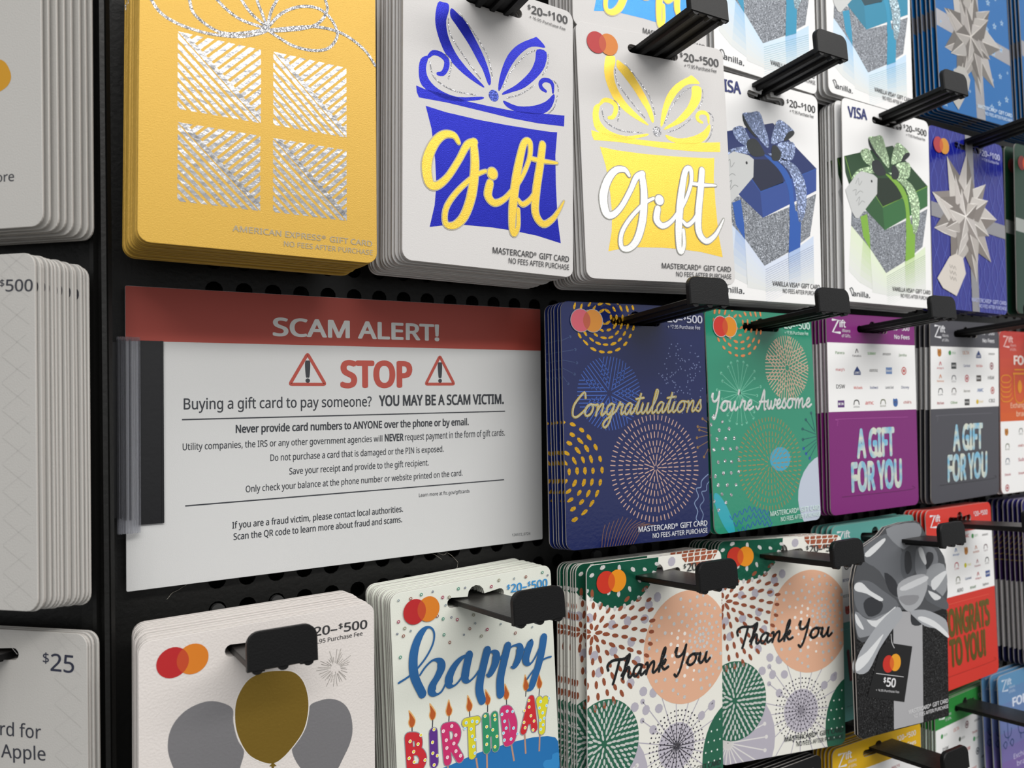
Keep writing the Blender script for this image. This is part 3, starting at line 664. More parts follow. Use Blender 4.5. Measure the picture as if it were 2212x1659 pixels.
# ---- foil present cards with the word gift
def art_gift(W, H, foil, word, outline, jewel='silver_glitter'):
    A = Art(W, H); A.part('foil_artwork')
    G = ["10.9,62.7 21.0,63.5 37.0,63.6 52.4,63.1 67.2,62.3 77.8,61.6 81.7,61.0 80.6,72.3 80.9,86.8 81.9,103.1 83.8,114.7 69.8,112.6 56.2,111.8 45.1,111.7 29.9,112.3 21.4,113.4 13.0,115.3 15.4,105.5 16.2,96.4 15.6,85.6 13.8,72.2",
         "6.3,54.8 10.5,55.5 18.3,55.5 26.7,55.7 31.5,56.4 41.8,56.3 55.1,55.8 68.9,54.2 86.1,52.0 85.8,57.4 70.9,58.8 54.9,59.4 37.2,59.2 21.2,59.1 7.7,59.7 6.6,57.6"]
    for P in G: A.poly(Q(P), foil)
    for P in ("16.7,15.9 19.4,14.9 22.0,15.0 22.2,18.0 20.9,22.8 21.8,29.1 25.7,36.0 31.8,41.7 39.9,47.2 39.2,48.1 29.5,44.3 21.3,38.4 17.0,30.8 15.4,23.6",
              "23.5,16.4 27.7,18.5 30.8,20.4 35.8,27.1 40.8,34.9 43.7,42.0 44.0,45.7 42.6,46.2 39.9,40.6 37.4,37.2 32.4,30.4 26.3,23.8 23.0,20.2",
              "48.0,47.1 49.4,39.4 53.3,30.3 59.3,23.7 67.7,18.6 70.0,17.8 74.7,21.3 69.8,22.2 65.0,23.9 59.0,29.5 54.0,36.9 49.5,46.9",
              "69.7,23.6 75.3,23.5 74.5,30.3 70.0,36.7 62.7,43.4 55.6,47.1 50.5,49.4 51.1,47.9 58.1,43.0 65.5,35.4 68.7,29.1",
              "50.9,52.0 58.7,53.0 68.0,50.9 75.2,47.2 79.6,42.8 80.0,45.6 77.3,50.8 71.2,54.4 59.6,55.7 52.9,54.6",
              "8.4,42.9 11.3,40.7 12.0,41.7 11.0,46.2 12.3,50.6 17.3,54.1 26.7,55.5 39.2,52.7 39.5,53.8 33.1,55.9 24.5,57.8 16.1,57.0 9.1,54.2 7.5,48.5"):
        A.smooth(Q(P), foil, 3)
    A.stroke(Q("12.0,41.1 14.5,38.6 18.2,38.5 21.0,40.3 21.0,43.5 19.3,46.5 16.9,47.3"), [1.2, 2.2, 2.6, 2.8, 2.6, 2.2, 1.6], foil)
    A.stroke(Q("74.9,42.5 72.4,41.4 71.8,39.4 73.7,37.4 77.0,37.0 78.9,38.5 79.2,42.3"), [1.4, 2.2, 2.2, 2.2, 2.2, 2.0, 1.0], foil)
    A.part('glitter'); A.poly(circ(*[(lambda c, e: (c, abs(e[0] - c[0])))(*Q("45.6,50.9 48.3,50.6"))][0], n=18), jewel if foil != 'blue_foil' else 'blue_glitter')
    for P in ("22.0,20.3 22.9,28.1 29.9,36.3 38.6,44.7", "27.4,17.2 34.9,24.4 42.0,32.8 45.0,42.6", "12.9,42.8 15.0,49.3 23.7,52.9 36.7,52.6",
              "50.6,45.9 55.7,36.7 63.1,28.0 68.7,24.3", "52.6,50.4 60.2,47.1 68.3,41.0", "76.4,24.2 75.9,30.1 73.0,35.1", "81.9,43.0 80.0,49.1 76.3,53.1",
              "78.8,36.0 81.9,38.1 82.4,41.0", "20.3,37.7 23.5,40.9 22.0,48.5"):
        A.stroke(Q(P), .55, 'silver_glitter', 6, cap=False)
    L = [("27.2,75.9 24.7,73.1 19.4,73.9 14.4,79.4 11.4,87.8 12.5,95.8 16.1,96.9 21.5,92.4 27.3,83.7 31.4,76.4 35.3,74.2", [1.6, 2.6, 3.2, 4.0, 4.6, 4.2, 3.2, 2.6, 2.6, 3.0, 3.2]),
         ("34.9,75.2 35.6,84.8 34.0,97.9 30.2,108.2 25.1,113.2 20.7,112.8 21.0,106.0 26.5,97.9 35.5,89.5 41.3,86.4", [3.4, 4.0, 4.2, 3.8, 3.0, 2.4, 2.2, 2.0, 1.8, 1.3]),
         ("43.6,91.6 42.5,97.3 45.8,100.3 50.9,98.1 55.7,93.0 58.8,87.6", [3.4, 3.8, 3.0, 2.2, 1.8, 1.8]),
         ("56.8,92.5 61.9,84.5 65.5,75.6 65.5,68.9 62.4,69.7 60.0,77.1 57.6,88.6 55.9,101.9 55.7,111.3 57.0,113.3 58.9,109.3 58.9,101.7", [1.8, 1.8, 2.0, 2.6, 3.0, 3.6, 4.2, 4.0, 3.0, 2.4, 2.0, 1.8]),
         ("58.8,97.0 61.5,98.9 65.7,96.1 68.9,91.6", [1.6, 2.2, 2.0, 1.8]),
         ("72.9,68.7 71.4,78.9 69.2,91.5 68.8,102.0 73.1,106.7 78.6,103.8 82.7,98.7 85.6,94.0", [3.4, 3.8, 4.0, 3.8, 3.0, 2.4, 1.6, .6]),
         ("65.0,76.4 72.1,76.6 81.6,76.1", [1.6, 2.0, .9])]
    A.part('lettering'); A.z += .05
    for P, wd in L: A.stroke(Q(P), [x + 1.0 for x in wd], outline, 5)
    c = Q("44.8,87.0"); A.poly(circ(c[0], 3.2), outline); A.up(.05)
    for P, wd in L: A.stroke(Q(P), wd, word, 5)
    A.poly(circ(c[0], 2.6), word); A.z = .04; A.part('artwork')
    return A
w_, h_ = FW['goldgift']
A = art_gift(w_, h_, 'gold_foil', 'white_foil', '#9a9a94'); mclogo(A); price(A, v=10.4); mcfoot(A, v=122.4, u=44.3)
pile('goldgift', 'white gift card with gold foil present', 'beside the blue foil pile', A, body_mesh(w_, h_, 'paper_white'), n=13, T=26, dx=-1.6, jit=.4)
w_, h_ = FW['bluegift']
A = art_gift(w_, h_, 'blue_foil', 'gold_foil', '#b9b2a0'); mclogo(A, cy=8); mcfoot(A, v=123.4, u=45); A.top(); A.part('price_text').text('^$20–^$100', Q("64.3,7.1 87.8,6.7 64.3,3.5"), '#3a3a3c', .02); A.text('+ ^$6.95 Purchase Fee', Q("65.3,9.7 86.5,10.2 65.3,8.5"), '#3a3a3c', .01)
for part in ('price_text',):
    pass
pile('bluegift', 'white gift card with blue foil present', 'second pile in top row', A, body_mesh(w_, h_, 'paper_white'), n=16, T=28, dx=-5, jit=.5)
A = art_gift(90, 125, 'aqua_foil', 'gold_foil', '#d9d2b8'); mclogo(A); mcfoot(A)
pile('lightgift', 'white gift card with light blue foil present', 'cut by upper frame edge', A, body_mesh(90, 125, 'paper_white'), n=8, T=18, dx=-2)

# ---- cream balloon card
def balloonart():
    W, H = FW['balloon']; A = Art(W, H); A.part('foil_artwork')
    A.smooth(Q("26.0,26.8 30.3,28.9 32.8,31.5 32.9,35.7 33.7,40.4 34.9,44.3 36.9,48.4 35.8,53.0 34.4,56.2 30.1,58.5 23.7,57.5 17.5,54.0 12.7,49.6 10.7,45.2 9.7,39.9 10.4,34.5 12.8,30.4 16.8,27.5 21.8,26.3"), 'grey_foil')
    A.smooth(Q("72.0,36.4 77.0,39.3 80.1,44.3 81.1,50.9 80.0,56.4 76.9,61.9 73.8,66.3 68.8,67.7 63.9,66.3 60.0,62.4 56.7,56.9 55.6,51.9 58.7,49.0 61.6,44.6 62.7,37.4 67.0,36.0"), 'grey_foil').up(.03)
    gb = Q("51.1,20.6 56.5,22.4 60.3,27.0 62.2,33.9 62.0,40.5 60.1,46.6 56.3,51.2 52.1,54.7 48.3,56.1 44.2,54.6 39.3,50.8 36.3,46.0 34.1,39.6 33.6,33.7 34.2,28.5 36.4,24.0 39.5,21.1 44.4,19.9")
    c = (sum(p[0] for p in gb) / len(gb), sum(p[1] for p in gb) / len(gb))
    A.smooth([(c[0] + (p[0] - c[0]) * 1.028, c[1] + (p[1] - c[1]) * 1.022) for p in gb], '#e4e0dc').up(.03)
    A.smooth(gb, 'olive_gold_foil'); A.poly(Q("47.9,55.6 49.4,57.5 48.4,57.4 48.1,60.0 47.4,59.8 47.4,57.1 46.5,56.8"), 'olive_gold_foil')
    A.stroke(Q("47.8,58.1 48.3,64.6 46.9,71.1 47.7,80.5"), .4, '#8b7a4a')
    c = Q("73.6,24.1")[0]; rnd = random.Random(3)
    for k in range(34):
        a = k * 2 * math.pi / 34 + rnd.uniform(-.07, .07); r0, r1 = rnd.uniform(1.5, 3), rnd.uniform(4.5, 8)
        A.stroke([(c[0] + r0 * math.cos(a), c[1] + r0 * math.sin(a)), (c[0] + r1 * math.cos(a), c[1] + r1 * math.sin(a))], .16, '#8e8a84', cap=False)
    mclogo(A); A.part('price_text')
    A.text('^$20–^$500', Q("62.3,9.4 87.9,10.4 62.3,5.9"), '#333335', .022); A.text('+ ^$7.95 Purchase Fee', Q("61.8,12.8 85.8,13.0 61.8,11.1"), '#333335', .01)
    mcfoot(A); return A
pile('balloon', 'cream gift card with three foil balloons', 'at bottom left', balloonart(), body_mesh(*FW['balloon'], 'paper_cream', bump=0), n=17, T=34, dx=.5, dz=1.5, jit=.35, roll=.002)

# ---- birthday card
BLK = dict(B=[([(0, 0), (0, 1)], 0), ([(0, 1), (.6, .95), (.75, .75), (.55, .54), (0, .52)], 1), ([(0, .52), (.7, .5), (1, .26), (.7, 0), (0, 0)], 1)],
           I=[([(.5, 0), (.5, 1)], 0)], R=[([(0, 0), (0, 1)], 0), ([(0, 1), (.7, .97), (.95, .75), (.65, .5), (0, .48)], 1), ([(.45, .45), (1, 0)], 0)],
           T=[([(0, 1), (1, 1)], 0), ([(.5, 0), (.5, 1)], 0)], H=[([(0, 0), (0, 1)], 0), ([(1, 0), (1, 1)], 0), ([(0, .5), (1, .5)], 0)],
           D=[([(0, 0), (0, 1)], 0), ([(0, 1), (.6, .95), (1, .6), (.95, .35), (.6, .05), (0, 0)], 1)], A=[([(0, 0), (.5, 1)], 0), ([(1, 0), (.5, 1)], 0), ([(.2, .3), (.8, .3)], 0)],
           Y=[([(0, 1), (.5, .45)], 0), ([(1, 1), (.5, .45)], 0), ([(.5, .45), (.5, 0)], 0)])
def art_birthday():
    W, H = FW['birthday']; A = Art(W, H); BL = '#22609a'
    A.poly(Q("21.8,81.5 25.1,81.5 33.2,80.7 41.5,80.1 50.0,80.1 62.4,80.6 72.2,81.4 81.4,83.2 86.1,85.2 87.7,87.5 88.3,100.9 87.9,128.4 3.9,108.7 3.3,81.5 10.8,80.7"), '#1b6fb0').up()
    A.smooth(Q("88.0,93.6 84.0,92.8 83.1,95.0 79.2,94.5 77.9,96.6 80.5,99.3 86.8,100.5"), '#2d86c6').up(.02)
    A.smooth(Q("3.2,83.7 17.0,84.5 28.9,85.2 32.8,88.7 22.1,88.9 12.3,89.3"), '#2d86c6').up(.02)
    cols = ['#c62430', '#5a2a86', '#c72a68', '#d7cf28', '#2b8f63', '#c92c6c', '#c8252c', '#dbd32b']
    LT = [("4.8,78.6 14.7,80.0 4.3,61.0", 'B'), ("16.0,79.7 20.4,80.7 16.2,61.9", 'I'), ("23.2,81.0 33.5,81.8 22.3,61.8", 'R'), ("33.1,81.5 43.1,82.4 33.3,62.4", 'T'),
          ("44.1,81.5 52.8,82.4 44.2,62.7", 'H'), ("55.6,81.4 64.2,81.7 54.1,62.1", 'D'), ("65.0,78.4 75.0,79.2 67.7,60.7", 'A'), ("74.2,80.7 81.5,82.3 75.5,62.3", 'Y')]
    FL = [("6.8,51.6 8.7,59.4 7.5,59.3", "8.0,62.0"), ("17.2,51.1 18.9,58.8 18.0,58.8", "18.1,62.4"), ("27.1,51.8 27.5,59.2 26.3,59.1", "26.5,62.4"),
          ("36.9,52.2 38.2,59.9 37.1,59.9", "37.7,62.9"), ("46.6,51.9 48.2,59.4 47.1,59.4", "47.4,62.8"), ("57.7,51.8 58.8,59.5 57.7,59.5", "58.2,62.4"),
          ("69.6,50.2 70.3,58.1 69.2,58.0", "69.4,61.0"), ("77.9,51.5 78.3,58.9 77.4,58.9", "77.3,62.4")]
    for st in ("40.1,82.1 41.0,90.5", "46.0,81.7 45.7,90.8", "59.8,81.1 61.0,89.5", "67.8,78.7 67.9,88.0", "76.7,81.1 75.9,89.1", "25.1,81.2 25.1,87.5", "9.6,79.5 9.8,88.5"):
        A.stroke(Q(st), .95, '#b58c78', cap=False)
    A.up()
    for F, w0 in FL:
        a, b, c = Q(F); w0 = Q(w0)[0]; m = ((b[0] + c[0]) / 2, (b[1] + c[1]) / 2); h = m[1] - a[1]
        A.stroke([m, w0], .5, '#30303c', cap=False)
        A.smooth([a, (m[0] + 1.0, a[1] + h * .4), (m[0] + 1.9, a[1] + h * .72), (m[0] + .9, m[1] + .1), (m[0] - .9, m[1] + .1), (m[0] - 1.8, a[1] + h * .72), (m[0] - 1.2, a[1] + h * .42)], '#e0b070', 3).up(.01)
        A.smooth([(a[0] * .8 + m[0] * .2, a[1] + h * .15), (m[0] + .8, a[1] + h * .5), (m[0] + 1.5, a[1] + h * .72), (m[0] + .7, m[1] - .2), (m[0] - .7, m[1] - .2), (m[0] - 1.4, a[1] + h * .72), (m[0] - .9, a[1] + h * .5)], '#b4561f', 3); A.z -= .01
    A.part('lettering').up(.02)
    rnd = random.Random(5)
    for (P, ch), col in zip(LT, cols):
        P = Q(P)
        # three layers: a silver rim, the letter, the studs
        s0 = [(P[0][0] - .4, P[0][1] + .3), (P[1][0] + .4, P[1][1] + .3), (P[2][0] - .4, P[2][1] - .3)]
        ux, uy = P[1][0] - P[0][0], P[1][1] - P[0][1]; vx, vy = P[2][0] - P[0][0], P[2][1] - P[0][1]; ht = math.hypot(vx, vy)
        for rim, c2 in ((.7, '#8c8f98'), (0, col)):
            for st, sm in BLK[ch]:
                w0 = (.205 if ch != 'I' else .23) * ht; m = w0 / 2 / math.hypot(ux, uy), w0 / 2 / ht
                pts = [(P[0][0] + (m[0] + a * (1 - 2 * m[0])) * ux + (m[1] + b * (1 - 2 * m[1])) * vx, P[0][1] + (m[0] + a * (1 - 2 * m[0])) * uy + (m[1] + b * (1 - 2 * m[1])) * vy) for a, b in st]
                A.stroke(pts, w0 + rim, c2, 4, sm=sm); A.up(.003)
    A.up(.12)
    dc = ['#e8d23c', '#8fd0ee', '#f0b8cc', '#9ad8f4']
    for i, D in enumerate(("6.7,65.2 8.2,70.1 8.3,74.6 12.1,63.9 13.6,75.3 10.5,67.4 5.9,72.3", "18.7,63.2 17.7,68.6 17.6,73.4 18.0,78.7 19.8,75.1", "23.4,65.2 24.7,69.6 24.8,73.1 24.9,77.3 27.8,64.1 29.7,68.7 28.5,72.1 29.4,75.8 31.7,78.5",
               "35.4,64.6 38.7,64.8 41.2,65.6 34.6,67.0 37.9,68.1 38.3,71.5 39.9,73.5 38.8,76.3 39.4,79.5", "45.7,64.2 46.3,69.3 46.4,73.8 45.9,77.3 51.0,65.2 51.1,67.2 51.7,75.2 50.4,79.7 49.6,71.6",
               "55.1,65.8 58.1,65.1 61.2,66.0 56.4,69.4 57.1,72.8 55.5,74.7 61.3,73.9 63.4,77.1 59.6,78.6 55.8,78.1", "70.9,63.2 70.9,66.3 68.0,67.3 71.7,70.7 67.5,72.8 68.0,75.5 73.4,73.7 72.6,77.8",
               "83.1,65.1 77.9,65.4 81.4,68.2 77.0,68.3 78.8,71.1 79.5,73.9 77.2,74.3 78.7,76.9 77.2,78.7")):
        for c in Q(D): A.poly(circ(c, .82, n=9), '#f4f4f0').up(.004).poly(circ(c, .6, n=8), [dc[0], dc[0], dc[2], dc[1], dc[0], dc[1], dc[0], dc[1]][i]); A.z -= .004
    for P in ("2.4,38.7 7.2,37.1 11.7,34.5 16.4,30.4 19.9,25.5 20.9,21.1 19.6,18.2 17.0,17.6 13.7,20.2 11.0,25.3 9.8,31.3 10.3,38.1 13.7,46.2", "12.9,37.6 15.9,34.6 19.6,32.6 22.9,33.6 23.8,36.6 21.8,40.2 19.0,43.6 18.6,46.6 20.8,48.1 23.8,47.0 27.0,42.0",
              "38.9,34.1 34.8,34.7 30.6,37.6 27.6,42.1 27.8,45.7 30.2,46.3 33.3,44.3 36.6,40.1 38.9,34.1", "38.6,34.3 37.0,39.0 35.9,44.0 37.7,46.2 40.5,45.1 43.1,43.0",
              "42.7,43.2 45.7,40.3 48.5,34.4", "48.5,34.2 46.0,41.0 43.8,47.6 43.3,52.3 44.5,56.6", "47.3,37.7 50.6,35.4 53.2,36.9 52.8,40.7 50.9,43.9 48.6,46.2 47.7,45.4",
              "52.6,41.9 56.6,38.5 60.1,34.7", "60.1,34.6 57.5,41.7 55.1,49.1 54.8,56.1", "58.5,38.0 62.3,35.4 66.4,35.7 67.0,38.9 65.3,42.8 62.9,45.3 61.6,44.9",
              "66.6,39.7 70.1,38.0 73.7,35.0 71.7,39.3 70.2,43.3 72.3,45.9 75.9,43.3 81.5,35.0", "81.5,34.9 79.8,41.6 77.6,47.4 74.6,53.5 72.4,57.4 70.6,58.1", "70.6,52.6 74.0,49.7 80.5,45.6 85.4,45.1"):
        A.stroke(Q(P), 0, BL, 6, (.9, 4.4))
    A.part('artwork')
    CF = "3.9,3.1 9.9,3.3 15.2,2.4 21.0,2.1 26.0,5.5 29.3,6.0 27.3,9.3 22.8,13.4 34.4,3.0 38.0,3.2 52.4,5.0 56.8,2.7 65.6,3.3 72.5,3.6 82.6,3.0 85.7,4.9 3.5,12.3 6.4,15.7 9.2,17.4 5.6,18.9 25.7,15.2 30.0,15.3 33.0,16.9 41.9,16.5 42.6,20.5 39.5,22.4 25.8,22.4 36.2,24.5 49.0,24.6 45.7,27.0 56.7,23.5 64.9,29.4 70.2,25.1 72.7,25.0 80.3,25.4 86.1,24.0 74.9,28.5 28.6,26.4 3.7,27.8 2.7,17.4"
    for i, c in enumerate(Q(CF)):
        r = .75 if i % 3 else .5; A.poly(circ(c, r, n=8), ['#5d7480', '#8d5a4a', '#4d8f78', '#3c4a6a', '#a3425a', '#8c8870'][i % 6]).up(.004).poly(circ(c, r * .45, n=6), '#d8dcd8'); A.z -= .004
    mclogo(A); A.part('price_text').text('^$20–^$500', Q("61.1,9.5 85.3,10.4 61.3,5.7"), '#2f8ccb', .022); A.part('artwork')
    mcfoot(A); return A
pile('birthday', 'pale birthday card with candle letters', 'in the bottom row', art_birthday(), body_mesh(*FW['birthday'], 'paper_pale_green', bump=4.6), n=14, T=27, dx=-1.6, dz=1.0, jit=.4)
# ---- dotted firework circles
def ring_marks(A, c, r, n, L, wd, m, radial=True, jit=.15, a0=0, a1=2 * math.pi, shape='stroke', seed=1, phase=0, skip=None):
    rnd = random.Random(seed + int(r * 10))
    for k in range(n):
        a = a0 + (a1 - a0) * (k + phase) / n + rnd.uniform(-jit, jit) * 2 / n; rr = r + rnd.uniform(-jit, jit) * 1.2
        x, y = c[0] + rr * math.cos(a), c[1] + rr * math.sin(a)
        if not (-1 < x < A.W + 1 and -1 < y < A.H + 1) or (skip and math.hypot(x - skip[0][0], y - skip[0][1]) < skip[1]): continue
        d = a if radial else a + math.pi / 2; ll = L * rnd.uniform(.8, 1.15)
        if shape == 'stroke': A.stroke([(x - math.cos(d) * ll / 2, y - math.sin(d) * ll / 2), (x + math.cos(d) * ll / 2, y + math.sin(d) * ll / 2)], wd, m)
        elif shape == 'seed': A.poly(circ((x, y), ll / 2, wd / 2, 9, d), m)
        else:      # a torn fleck: round at one end, drawn out at the other
            cd, sd = math.cos(d), math.sin(d); sg = rnd.choice((-1, 1)); k1 = rnd.uniform(.8, 1.2)
            A.poly([(x + u * ll * cd - v * wd * sg * sd, y + u * ll * sd + v * wd * sg * cd) for u, v in ((.5, .12), (.25, .42 * k1), (-.12, .5), (-.42, .35 * k1), (-.5, -.1), (-.3, -.36), (.1, -.42 * k1), (.38, -.2))], m)
def starburst(A, c, R, m, n=56, wd=.35, cuts=7):
    rnd = random.Random(11)
    for k in range(cuts):           # wedges filled with lines that run along the wedge
        a = 2 * math.pi * k / cuts; b = 2 * math.pi / cuts
        for j in range(int(n / cuts)):
            t = (j + .5) / int(n / cuts); off = (t - .5) * R * .82; d = a + b / 2
            r0 = abs(off) * 1.15 + .6; x0 = c[0] + math.cos(d) * r0 - math.sin(d) * off; y0 = c[1] + math.sin(d) * r0 + math.cos(d) * off
            r1 = math.sqrt(max(.1, R * R - off * off))
            if r1 > r0 + 1: A.stroke([(x0, y0), (c[0] + math.cos(d) * (r0 + r1) / 2 - math.sin(d) * off + rnd.uniform(-.2, .2), c[1] + math.sin(d) * (r0 + r1) / 2 + math.cos(d) * off), (c[0] + math.cos(d) * r1 - math.sin(d) * off, c[1] + math.sin(d) * r1 + math.cos(d) * off)], wd, m, 2)
def CR(P):
    c, e = Q(P); return c, math.hypot(c[0] - e[0], c[1] - e[1])
def art_congrats():
    W, H = FW['congrats']; A = Art(W, H); A.part('artwork')
    c, R = CR("27.2,46.6 27.8,27.8"); starburst(A, c, R, '*#3a5fb4', 56, .42, 7)
    c, R = CR("54.4,86.1 55.4,59.1")
    A.part('foil_artwork').up()
    for i, (f, n) in enumerate(((1, 68), (.82, 58), (.66, 48), (.5, 38), (.36, 28), (.22, 18), (.1, 9))): ring_marks(A, c, R * f * .98, n, 2.5, .5, '*#c9a596', seed=i)
    c, R = CR("25.6,7.3 25.0,25.4")
    for i, (f, n) in enumerate(((1, 22), (.8, 20), (.6, 15), (.4, 10), (.2, 6))): ring_marks(A, c, R * f, n, 3.6, 1.5, 'gold_fleck_foil', False, shape='fleck', seed=i, jit=.2)
    c, R = CR("-4.0,85.6 21.2,86.9")
    for i, (f, n) in enumerate(((1, 26), (.8, 22), (.62, 17), (.44, 12), (.25, 7))): ring_marks(A, c, R * f, n, 4.2, 2.2, 'gold_fleck_foil', False, shape='fleck', seed=i + 9, jit=.2)
    A.part('artwork')
    for k in range(13): x = 36 + k * 3.2; A.stroke([(20 + k * 1.5, 126), (21 + k * 2.1, 118 - k * .2), (22.5 + k * 2.7, 110 + abs(k - 4) * .8)], .3, '*#7c5a48', 3)
    sq = Q("88.7,91.2 84.3,94.4 83.6,97.8 80.4,98.5 81.8,102.8 79.0,106.1 81.0,110.5 79.8,114.6 82.9,117.4"); A.stroke(sq, .5, '*#7f93b8', 4)
    A.stroke([(x + 3.6, y + 2) for x, y in sq], .5, '*#6f83a8', 4)
    for P in ("89.8,66.2 82.8,65.1", "90.4,63.6 86.2,60.9", "90.7,69.7 82.0,71.1", "90.9,72.7 82.3,76.3", "91.0,74.9 86.4,81.6", "90.2,68.8 83.8,66.9"):
        a, b = Q(P); A.stroke([a, b], .35, '*#8a6a40').poly(circ(b, .8, n=8), '*#8a6a40')
    for P in ("-0.4,20.2 4.9,18.0", "-0.6,25.7 7.7,24.4", "-0.2,29.7 8.4,31.1", "-0.1,33.7 6.9,36.8", "0.0,37.6 3.1,41.6"):
        a, b = Q(P); A.stroke([a, b], .35, '*#31416c').poly(circ(b, .8, n=8), '*#31416c')
    rnd = random.Random(2)
    c, R = CR("78.3,42.7 77.7,58.1")
    for k in range(120):
        a = rnd.uniform(0, 6.28); r = R * (.25 + .95 * (k / 120)); p = (c[0] - 5 + r * math.cos(a), c[1] - 4 + r * 1.1 * math.sin(a))
        if p[0] < W - 2: A.poly(circ(p, .38, n=6), '*#6f7ba6')
    A.part('lettering').up(.03); B = Q("3.8,58.1 85.3,56.7 4.0,52.4")
    script(A, 'Congratulations', B, 1.2, 'gold_foil', None, .3); A.up(.02); script(A, 'Congratulations', B, .6, '*#a8ab98', None, .3)
    mclogo(A, 14.6, 9.6, 5.7, '#bd5160', '#c07c24', '#a94d34', '#8d8f98'); price(A, col='#c5c8d8', v=8.7, u0=62, h=4); mcfoot(A, col='#d8dae2', v=118.5, u=42.3, u1=86.8)
    return A
pile('congrats', 'navy congratulations gift card with gold flecks', 'beside the warning sign', art_congrats(), body_mesh(*FW['congrats'], 'paper_navy'), n=6, T=11, dx=-2.2, jit=.4)
def art_awesome():
    W, H = FW['awesome']; A = Art(W, H)
    A.part('artwork'); c, R = CR("24.4,46.8 23.2,64.6")
    for k in range(22):
        a = k * 2 * math.pi / 22 + .1; b = (c[0] + R * math.cos(a) * (.8 + .2 * (k % 2)), c[1] + R * math.sin(a)); A.stroke([c, b], .4, '*#69b79b').poly(circ(b, .9, n=8), '*#69b79b')
    c, R = CR("93.6,110.8 69.8,108.9"); A.poly(circ((c[0] + 6, c[1]), R + 6, 26), '*#b9c2d2').up()
    A.poly(circ(Q("55.8,85.9")[0], 9, 7), '*#3f9bb8').poly(circ(Q("8.0,113.8")[0], 4, 14, rot=-.5), '*#2f9fae').up()
    c, R = CR("47.2,88.0 49.1,62.4")
    for i, (f, n) in enumerate(((1, 60), (.84, 50), (.68, 40), (.54, 32), (.4, 24), (.27, 16), (.14, 9))): ring_marks(A, c, R * f, n, 2.3, .6, '*#97804a', seed=i)
    for j in range(3):
        A.stroke([(12 + j * 3 + k * 2.0, 112 + j * 4 + abs(k - 8) * .5 + (1.6 if k % 2 else -1.2)) for k in range(17 - j)], .55, '*#2a5aa8', 3)
    A.part('foil_artwork').up(); c, R = CR("65.7,32.5 67.2,13.6"); starburst(A, c, R, 'rose_foil', 72, .5, 9)
    c, R = CR("25.9,6.5 24.6,25.8")
    for i, (f, n) in enumerate(((1, 22), (.8, 18), (.6, 14), (.4, 9), (.2, 6))): ring_marks(A, c, R * f, n, 3.4, 1.6, 'copper_foil', False, shape='fleck', seed=i, jit=.2)
    c, R = CR("-6.2,84.8 18.7,86.3"); 
    for i, (f, n) in enumerate(((1, 26), (.8, 20), (.6, 15), (.4, 9))): ring_marks(A, c, R * f * 1.1, n, 2.1, 2.1, 'silver_glitter', False, shape='seed', seed=i, jit=.35)
    A.part('artwork')
    for P in ("88.8,72.7 77.0,69.1", "88.2,71.3 80.4,63.7", "89.1,74.1 76.8,75.4", "89.0,75.9 77.0,80.8", "88.9,77.7 79.1,84.0", "88.7,79.5 82.1,86.9", "88.3,70.4 85.6,59.8"):
        a, b = Q(P); A.stroke([a, b], .4, '*#1d5a60').poly(circ(b, 1, n=8), '*#2450a8' if b[1] > 80 else '*#1d5a60')
    A.part('lettering').up(.03); B = Q("1.8,56.8 85.2,56.1 2.2,51.5"); script(A, "You're Awesome", B, 1.3, '#d5dcdc', None, .15); A.up(.02); script(A, "You're Awesome", B, .6, 'fine_silver', None, .15)
    mclogo(A, 14.8, 9.6, 5.7, '#c2281c', '#d58414', '#c2481a', '#bcc4c4'); price(A, col='#c9e2da', v=9, u0=62); mcfoot(A, col='#cfe4de', v=118)
    return A
pile('awesome', "green you're awesome gift card", 'right of the navy pile', art_awesome(), body_mesh(*FW['awesome'], 'paper_teal_green'), n=4, T=12, dx=-.6)

